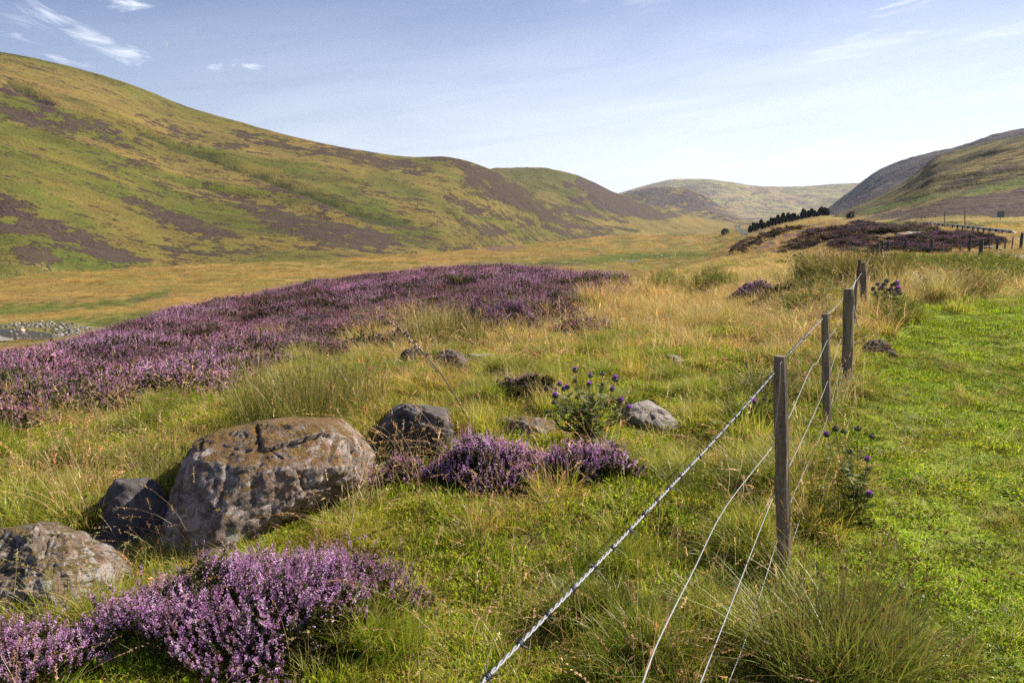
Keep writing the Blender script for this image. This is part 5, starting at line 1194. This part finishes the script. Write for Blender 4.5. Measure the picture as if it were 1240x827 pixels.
# rough grass
for r0, r1, dn, s0, s1, am in [(.9, 4, 90, .75, 1.1, R(60)), (4, 8, 62, .9, 1.3, R(42)), (8, 16, 34, 1.15, 1.7, R(40)), (16, 32, 13, 1.6, 2.4, R(38)), (32, 70, 3.6, 2.4, 3.6, R(37))]:
    x, y, r = cand(r0, r1, dn, am); lm = lawnm(x, y); bk = bankm(x, y); k = ((lm < 6) | (r > 17)) & (bk < 0) & clear(x, y) & ~((r > 52) & (x > 12)); x, y, r, lm = x[k], y[k], r[k], lm[k]
    u, v = pix(x, y)
    # share of gold / fine / green / moss
    g = .20 + .75 * sstep(470, 395, v) * sstep(300, 560, u) + .5 * (fbm(x / 1.6, y / 1.6, 81, 3) - .5) * 2 + .25 * sstep(430, 520, v) * sstep(330, 0, u) * sstep(620, 560, v)
    g = g - .12 - .35 * sstep(580, 700, v) * sstep(300, 560, u) - .25 * sstep(760, 900, u) * sstep(450, 520, v)
    g = g + .16 * sstep(560, 420, u) * sstep(660, 600, v) + .12 * sstep(700, 860, u) * sstep(480, 540, v)
    g = np.where((u > 1060) & (v < 350), .55, g)
    hk_far = 1 - .80 * sstep(9, 36, r)
    turf = sstep(.43, .53, fbm(x / .8, y / .8, 85, 3) + .10 * sstep(560, 680, v) * sstep(380, 600, u) + .08 * sstep(500, 560, v) * sstep(260, 60, u) - .10 * sstep(450, 400, v))
    hn = fbm(x / .45, y / .45, 83, 3); q = rng.uniform(size=len(x)); q2 = rng.uniform(size=len(x))
    cb = fbm(x / 3, y / 3, 87, 2)
    tf = (.92 + .40 * cb)[:, None] * np.stack([1.03 + .25 * (cb - .5), np.ones_like(cb), .9 + 0 * cb], 1)
    hk = np.clip(.30 + 2.3 * (hn - .30), .42, 1.6) * hk_far * (1 - .35 * turf)
    tq = (rng.uniform(size=len(x)) < turf * .78) & (r < 14)
    isg = q < g
    far_ = sstep(8, 20, r); isg = isg & ~tq; a = isg & ((q2 < .35 + .55 * far_)); b_ = isg & ~a; c_ = ~isg & ~tq & (q2 < .68); d_ = ~isg & ~tq & ~c_
    parts_t.append(('lawn',) + fin(x[tq], y[tq], s0, s1, (.90, 1.0, .9), .12, (1.0, 2.0), .15, .01, tf[tq], .6 + .9 * hn[tq]))
    k = tq & (q2 < .35); parts_t.append(('moss',) + fin(x[k], y[k], s0 * .8, s1 * .8, (1, 1, 1), .12, (.7, 1.2), .15, .01, tf[k]))
    parts_t.append(('gold',) + fin(x[a], y[a], s0, s1, (1, 1, 1), .12, (.7, 1.05), .15, .02, tf[a], hk[a]))
    parts_t.append(('fine',) + fin(x[b_], y[b_], s0, s1, (1, 1, 1), .12, (.8, 1.2), .15, .015, tf[b_], hk[b_]))
    parts_t.append(('tuss',) + fin(x[c_], y[c_], s0, s1, (.92, 1.06, .7), .14, (.7, 1.15), .15, .015, tf[c_], hk[c_]))
    parts_t.append(('moss',) + fin(x[d_], y[d_], s0, s1, (1, 1, 1), .12, (.8, 1.3), .15, .01, tf[d_]))
    if r1 <= 16:
        k = rng.uniform(size=len(x)) < .55; parts_t.append(('lawn',) + fin(x[k] - .04, y[k] + .03, s0, s1, (.95, .93, 1.0), .12, (.8, 1.6), .15, .004, tf[k]))
        k = (rng.uniform(size=len(x)) < .5) & ~tq; parts_t.append(('fine',) + fin(x[k] + .03, y[k], s0 * .8, s1 * .8, (1, 1, .95), .15, (.7, 1.2), .2, .015, tf[k], hk[k]))
    sdn = .05 + .20 * sstep(.5, .68, fbm(x / .8, y / .8, 91, 3)) + .10 * sstep(450, 400, v)
    for pu, pv, su, sv, am_ in [(170, 640, 75, 50, .85), (430, 590, 55, 45, .5), (90, 560, 120, 40, .35), (930, 690, 45, 90, .55), (1035, 470, 16, 50, .6), (60, 780, 60, 50, .2), (1030, 590, 25, 40, .4), (590, 430, 120, 30, .3), (960, 420, 60, 50, .35), (700, 640, 150, 30, .12)]:
        sdn = sdn + am_ * np.exp(-((u - pu) / su) ** 2 - ((v - pv) / sv) ** 2)
    k = rng.uniform(size=len(x)) < sdn * (1 if r1 < 9 else .6)
    parts_s.append(('seed',) + fin(x[k], y[k], s0 * .9, s1 * .95, (1, .97, .95), .18, (.6, 1.05), .2, .02, None, hk_far[k]))
# domed tussocks
tx, ty, tr = cand(1.6, 11, 2.1, R(38)); tu, tv = pix(tx, ty); k = (lawnm(tx, ty) < -5) & ~((tu > 410) & (tu < 800) & (tv > 575) & (tv < 650)) & ~((tu > 150) & (tu < 480) & (tv > 630) & (tv < 720)) & ~((tu > 420) & (tu < 860) & (tv > 500) & (tv < 560)) & (bankm(tx, ty) < 0) & clear(tx, ty); tx, ty, tr = tx[k], ty[k], tr[k]
n_ = 16; a_ = rng.uniform(0, 6.28, (len(tx), n_)); q_ = .17 * np.sqrt(rng.uniform(0, 1, (len(tx), n_))) * rng.uniform(.7, 1.4, (len(tx), 1))
X_t = (tx[:, None] + np.cos(a_) * q_).ravel(); Y_t = (ty[:, None] + np.sin(a_) * q_).ravel(); up = (.07 * (1 - (q_ / .2) ** 2)).ravel()
g_ = np.repeat(rng.uniform(.8, 1.15, len(tx)), n_); kind_ = np.repeat(rng.uniform(size=len(tx)) < .8, n_)
for nm_, kk in (('tuss', kind_), ('fine', ~kind_)):
    f_ = fin(X_t[kk], Y_t[kk], .8, 1.1, (1, 1, 1), .10, (.6, .95), .30, .0, np.repeat(g_[kk][:, None], 3, 1) * np.array((.80, 1.0, .5))); f_[0][:, 2] += np.maximum(up[kk], 0) - .02; parts_t.append((nm_,) + f_)
# weeds: leafy green plants by the fence corner and the far pasture
for pu, pv, su, sv, n, s0, s1 in [(1140, 324, 75, 9, 260, .9, 1.4), (1085, 388, 14, 10, 22, .7, 1.1), (985, 358, 36, 10, 40, .9, 1.4), (975, 375, 30, 12, 20, .8, 1.2), (860, 345, 50, 10, 30, 1.0, 1.6), (800, 350, 60, 10, 24, 1.0, 1.8), (1200, 335, 60, 12, 120, 1.0, 1.6), (905, 500, 20, 22, 14, .6, .8), (1010, 610, 14, 30, 12, .5, .7)]:
    q = []
    for i in range(n):
        p = P(rng.normal(pu, su * .6), rng.normal(pv, sv * .6), 0, 1, 60); q.append((p.x, p.y))
    q = np.array(q); parts_w.append(('weed',) + fin(q[:, 0], q[:, 1], s0, s1, (1.05, .88, 1.0), .18, (.8, 1.1), .1, .02))
# heather bank
for r0, r1, dn, s0, s1 in [(6.5, 14, 22, .85, 1.25), (14, 26, 13, 1.1, 1.5), (26, 48, 7.5, 1.4, 2.0), (48, 62, 3, 1.8, 2.4)]:
    x, y, r = cand(r0, r1, dn, R(42)); bk = bankm(x, y); k = (bk > -4) & clear(x, y); x, y, r = x[k], y[k], r[k]
    nb = fbm(x / 2.0, y / 2.0, 101, 3); u, v = pix(x, y); q = rng.uniform(size=len(x)); gd = .12 + sstep(.53, .63, nb) * .8
    gd = np.maximum(gd, .6 * sstep(350, 80, u) * sstep(460, 405, v) * sstep(.42, .55, nb))
    h_ = q > gd; nc = fbm(x / 1.1, y / 1.1, 107, 3)
    tf = (.50 + 1.12 * nc)[:, None] * np.stack([1.05 + .25 * (nb - .5), .95 + .1 * nc, .90 + .3 * (nc - .5)], 1)
    hk = .6 + .8 * nc
    parts_h.append(('heath',) + fin(x[h_], y[h_], s0, s1, (1, 1, 1), .10, (.75, 1.1), .15, .03, tf[h_], hk[h_]))
    parts_h.append(('heathd',) + fin(x[~h_], y[~h_], s0, s1, (1, 1, 1), .12, (.7, 1.0), .15, .03, None, hk[~h_]))
    k = rng.uniform(size=len(x)) < .035 * (r < 30); parts_t.append(('gold',) + fin(x[k], y[k], s0, s1, (.8, 1, .6), .12, (1, 1.4), .15, .02))
# heather and grass mounds on the slope under the road
for r0, r1, dn, s0, s1 in [(52, 95, 2.6, 1.7, 2.6), (95, 190, .8, 2.6, 4.2)]:
    x, y, r = cand(r0, r1, dn, R(37)); k = x > 5; x, y, r = x[k], y[k], r[k]; u, v = pix(x, y)
    m = np.maximum(poly_sd(u, v, RH_S), poly_sd(u, v, RH_B)) + (fbm(x / 7, y / 7, 111, 3) - .5) * 8
    nz = fbm((x + y) / 9, (x - y) / 4.5, 44, 3); hs_ = (m > 0) & (nz + rng.normal(0, .05, len(x)) > .555); gs_ = ~hs_ & (rng.uniform(size=len(x)) < .85) & (v < 312)
    parts_h.append(('heathd',) + fin(x[hs_], y[hs_], s0, s1, (1.2, 1.1, 1.35), .3, (.22, .45), .2, .05))
    k = hs_ & (rng.uniform(size=len(x)) < .9); parts_h.append(('heath',) + fin(x[k], y[k], s0, s1, (.78, .78, .80), .3, (.28, .55), .2, .05))
    parts_t.append(('gold',) + fin(x[gs_], y[gs_], s0, s1, (1.05, .95, .8), .15, (.18, .4), .2, .05))
# sedge tussocks over the valley floor
for r0, r1, dn, s0, s1 in [(80, 190, .5, 3.2, 5.5), (190, 380, .13, 6, 10), (380, 800, .02, 11, 18)]:
    x, y, r = cand(r0, r1, dn, R(37)); u, v = pix(x, y); k = (u < 930) & (poly_sd(u, v, pg) < -1) & (zg(x, y) < -5); x, y, r, u, v = x[k], y[k], r[k], u[k], v[k]
    nb = fbm(x / 40, y / 26, 57, 4); g = sstep(.5, .6, nb)
    for pl_ in ([(-50, 368), (60, 366), (150, 360), (205, 350), (205, 360), (150, 371), (60, 378), (-50, 384)], [(-50, 392), (40, 390), (90, 384), (180, 378), (230, 372), (200, 392), (120, 400), (40, 404), (-50, 406)], [(560, 319), (640, 318), (700, 314), (760, 306), (860, 306), (860, 312), (770, 316), (700, 322), (560, 325)]):
        g = np.maximum(g, sstep(-3, 3, poly_sd(u, v, pl_)) * 1.6)
    g = np.clip(g, 0, 1.6)[:, None]; tf = np.array((1.0, .88, .80)) * (1 - g) + np.array((.62, .72, .55)) * g; tf = np.clip(tf, .3, 1.2) * (.75 + .5 * fbm(x / 9, y / 9, 58, 2))[:, None]
    parts_t.append(('gold',) + fin(x, y, s0, s1, (1, 1, 1), .12, (.16, .34), .08, .05, tf))
scatter('lawn_grass', parts_l); scatter('tussock_grass', parts_t); scatter('seeding_grass', parts_s); scatter('undergrowth', parts_w); scatter('heather_cover', parts_h)
# tiny meadow flowers
s = Soup(); r8 = np.random.default_rng(5)
for (u, v) in [(r8.uniform(1040, 1235), r8.uniform(430, 820)) for _ in range(46)] + [(r8.uniform(600, 900), r8.uniform(560, 810)) for _ in range(16)]:
    p = P(u, v, .07, 1, 12); c_ = [(.8, .8, .76), (.8, .8, .76), (.8, .6, .02), (.55, .35, .5)][r8.integers(0, 4)]; z_ = r8.uniform(.003, .0055)
    bits(s, np.repeat([list(p)], 7, 0) + r8.normal(0, z_ * .4, (7, 3)), r8.normal(size=(7, 3)) + (0, 0, .7), z_, np.array(c_), r8, 1.3)
o = s.obj('meadow_flowers', M_PLANT); tag(o, kind='stuff')

# ------------------------------------------------------------------ moon, haze, sky, sun, camera
D = 14000.; d_ = np.array(ray(198.5, 54.5)); d_ /= np.linalg.norm(d_); mp = Vector(d_ * D); rd_ = 3.9 * D / F
bm = bmesh.new(); th = np.linspace(-math.pi / 2, math.pi / 2, 15)
oo = [(math.cos(a), math.sin(a)) for a in th]; ii = [(math.cos(a) * .55, math.sin(a)) for a in th[1:-1]][::-1]
vs_ = [bm.verts.new((x * rd_, y * rd_, 0)) for x, y in oo + ii]; bm.faces.new(vs_)
m, nt, N, L = newmat('moon_glow'); em = N('ShaderNodeEmission'); em.inputs[0].default_value = (.62, .68, .85, 1); em.inputs[1].default_value = .40; out(nt, em.outputs[0])
mo = bm_obj('moon', bm, m); mo.location = mp; mo.rotation_euler = Vector(-d_).to_track_quat('Z', 'Y').to_euler(); mo.rotation_euler.rotate_axis('Z', R(18)); tag(mo, kind='structure')

bm = bmesh.new(); bmesh.ops.create_cube(bm, size=1); 
x0, x1, y0, y1, z0, z1 = -9200, 9200, -9200, 9200, -60, 440
for v in bm.verts: v.co = ((x1 if v.co.x > 0 else x0), (y1 if v.co.y > 0 else y0), (z1 if v.co.z > 0 else z0))
m, nt, N, L = newmat('haze_air'); pv = N('ShaderNodeVolumePrincipled'); pv.inputs['Color'].default_value = (.72, .80, .95, 1); pv.inputs['Density'].default_value = .000065; pv.inputs['Anisotropy'].default_value = .1
o_ = N('ShaderNodeOutputMaterial'); L(pv.outputs[0], o_.inputs['Volume'])
HAZE = bm_obj('haze', bm, m); tag(HAZE, kind='stuff')

SUN_AZ, SUN_EL = R(66), R(38)
w = bpy.data.worlds.new('World'); SC.world = w; w.use_nodes = True; nt = w.node_tree; N = nt.nodes.new; L = nt.links.new
bg = nt.nodes['Background']
sk = N('ShaderNodeTexSky'); sk.sky_type = 'NISHITA'; sk.sun_disc = False; sk.sun_elevation = SUN_EL; sk.sun_rotation = SUN_AZ; sk.altitude = 300; sk.air_density = 1.0; sk.dust_density = 1.0; sk.ozone_density = 3.5
gen = N('ShaderNodeTexCoord').outputs['Generated']
sx = N('ShaderNodeSeparateXYZ'); L(gen, sx.inputs[0]); X_, Y_, Z_ = sx.outputs
az_ = mathn(nt, 'ARCTAN2', X_, Y_); el_ = mathn(nt, 'ARCSINE', Z_)
cb_ = N('ShaderNodeCombineXYZ'); L(az_, cb_.inputs[0]); L(el_, cb_.inputs[1]); AE = cb_.outputs[0]
# high veil: brighter to the right and towards the horizon, streaked
st1 = noise(nt, mapping(nt, mapping(nt, AE, rot=(0, 0, R(-7))), scale=(1.6, 12, 1)), 1.9, 8, .6, .6)
veil = mathn(nt, 'MULTIPLY', maprange(nt, st1, .38, .66, .0, 1), mathn(nt, 'MULTIPLY', maprange(nt, az_, -.55, .35, .08, .66), maprange(nt, el_, .50, .10, .30, 1.0)))
hz = maprange(nt, el_, .34, .03, 0, 1); hz = mathn(nt, 'MULTIPLY', mathn(nt, 'MULTIPLY', hz, maprange(nt, az_, -.6, .25, .35, 1.0)), maprange(nt, st1, .34, .62, .78, 1.0))
veil = mathn(nt, 'MAXIMUM', veil, mathn(nt, 'MULTIPLY', hz, 0.98))
def wisp(u, v, su, sv, rot, amt, fr=1.0, seed=0):
    d = ray(u, v); a0 = math.atan2(d[0], d[1]); e0 = math.asin(d[2] / math.sqrt(sum(q * q for q in d)))
    vv = mapping(nt, AE, loc=(0, 0, 0)); sb = N('ShaderNodeVectorMath'); sb.operation = 'SUBTRACT'; L(vv, sb.inputs[0]); sb.inputs[1].default_value = (a0, e0, 0)
    rt = mapping(nt, sb.outputs[0], rot=(0, 0, -R(rot))); sc_ = mapping(nt, rt, scale=(F / su, F / sv, 1))
    ln = N('ShaderNodeVectorMath'); ln.operation = 'LENGTH'; L(sc_, ln.inputs[0])
    g = maprange(nt, ln.outputs['Value'], 1.0, .0, 0, 1)
    nz = noise(nt, mapping(nt, rt, scale=(14 * fr, 75 * fr, 1), loc=(seed, seed, 0)), 1.0, 6, .62, .8)
    return mathn(nt, 'MULTIPLY', mathn(nt, 'MULTIPLY', g, maprange(nt, nz, .40, .70, 0, 1.0)), amt)
for q in [(110, 48, 110, 30, -14, .75), (165, 68, 55, 12, -10, 1.0), (60, 22, 45, 16, -25, .8), (152, 6, 34, 12, 5, 1.1), (285, 80, 60, 12, 5, 1.0), (20, 42, 60, 14, -5, .55), (85, 74, 50, 10, -12, .8), (1090, 5, 100, 7, 12, .8), (930, 118, 70, 7, 3, .8), (820, 150, 26, 5, 3, .9), (1060, 101, 26, 4, -3, .8), (1010, 45, 320, 16, 6, .55), (1236, 50, 10, 4, 0, 1.2), (260, 125, 80, 14, -4, .4), (420, 140, 160, 22, -4, .5)]:
    veil = mathn(nt, 'MAXIMUM', veil, wisp(*q, seed=q[0] * .1))
veil = mathn(nt, 'MINIMUM', veil, 1.0)
SKYK = .054
bgc = mixc(nt, mathn(nt, 'MULTIPLY', veil, .93), mixc(nt, 1.0, sk.outputs[0], (.66, .76, 1.0), 'MULTIPLY'), (13.0, 13.5, 14.4))
L(bgc, bg.inputs[0]); bg.inputs[1].default_value = SKYK

sl = bpy.data.lights.new('sun', 'SUN'); sl.energy = 5.0; sl.angle = R(.53); sl.color = (1, .90, .75)
so = bpy.data.objects.new('sun', sl); COL.objects.link(so)
sd = Vector((math.sin(SUN_AZ) * math.cos(SUN_EL), math.cos(SUN_AZ) * math.cos(SUN_EL), math.sin(SUN_EL)))
so.rotation_euler = sd.to_track_quat('Z', 'Y').to_euler()

cam = bpy.data.cameras.new('camera'); cam.lens = F / 1240 * 36; cam.sensor_width = 36; cam.clip_end = 40000; cam.clip_start = .05
co = bpy.data.objects.new('camera', cam); COL.objects.link(co); co.location = (0, 0, CZ); co.rotation_euler = (math.pi / 2 - PITCH, 0, 0); SC.camera = co
SC.view_settings.view_transform = 'Standard'; SC.view_settings.look = 'None'; SC.view_settings.exposure = 1.0; SC.view_settings.gamma = 1
SC.view_settings.use_curve_mapping = False
cy = SC.cycles; cy.max_bounces = 6; cy.diffuse_bounces = 3; cy.glossy_bounces = 2; cy.transmission_bounces = 4; cy.volume_bounces = 0; cy.transparent_max_bounces = 4; cy.use_fast_gi = False
cy.sample_clamp_indirect = 8; cy.use_denoising = False
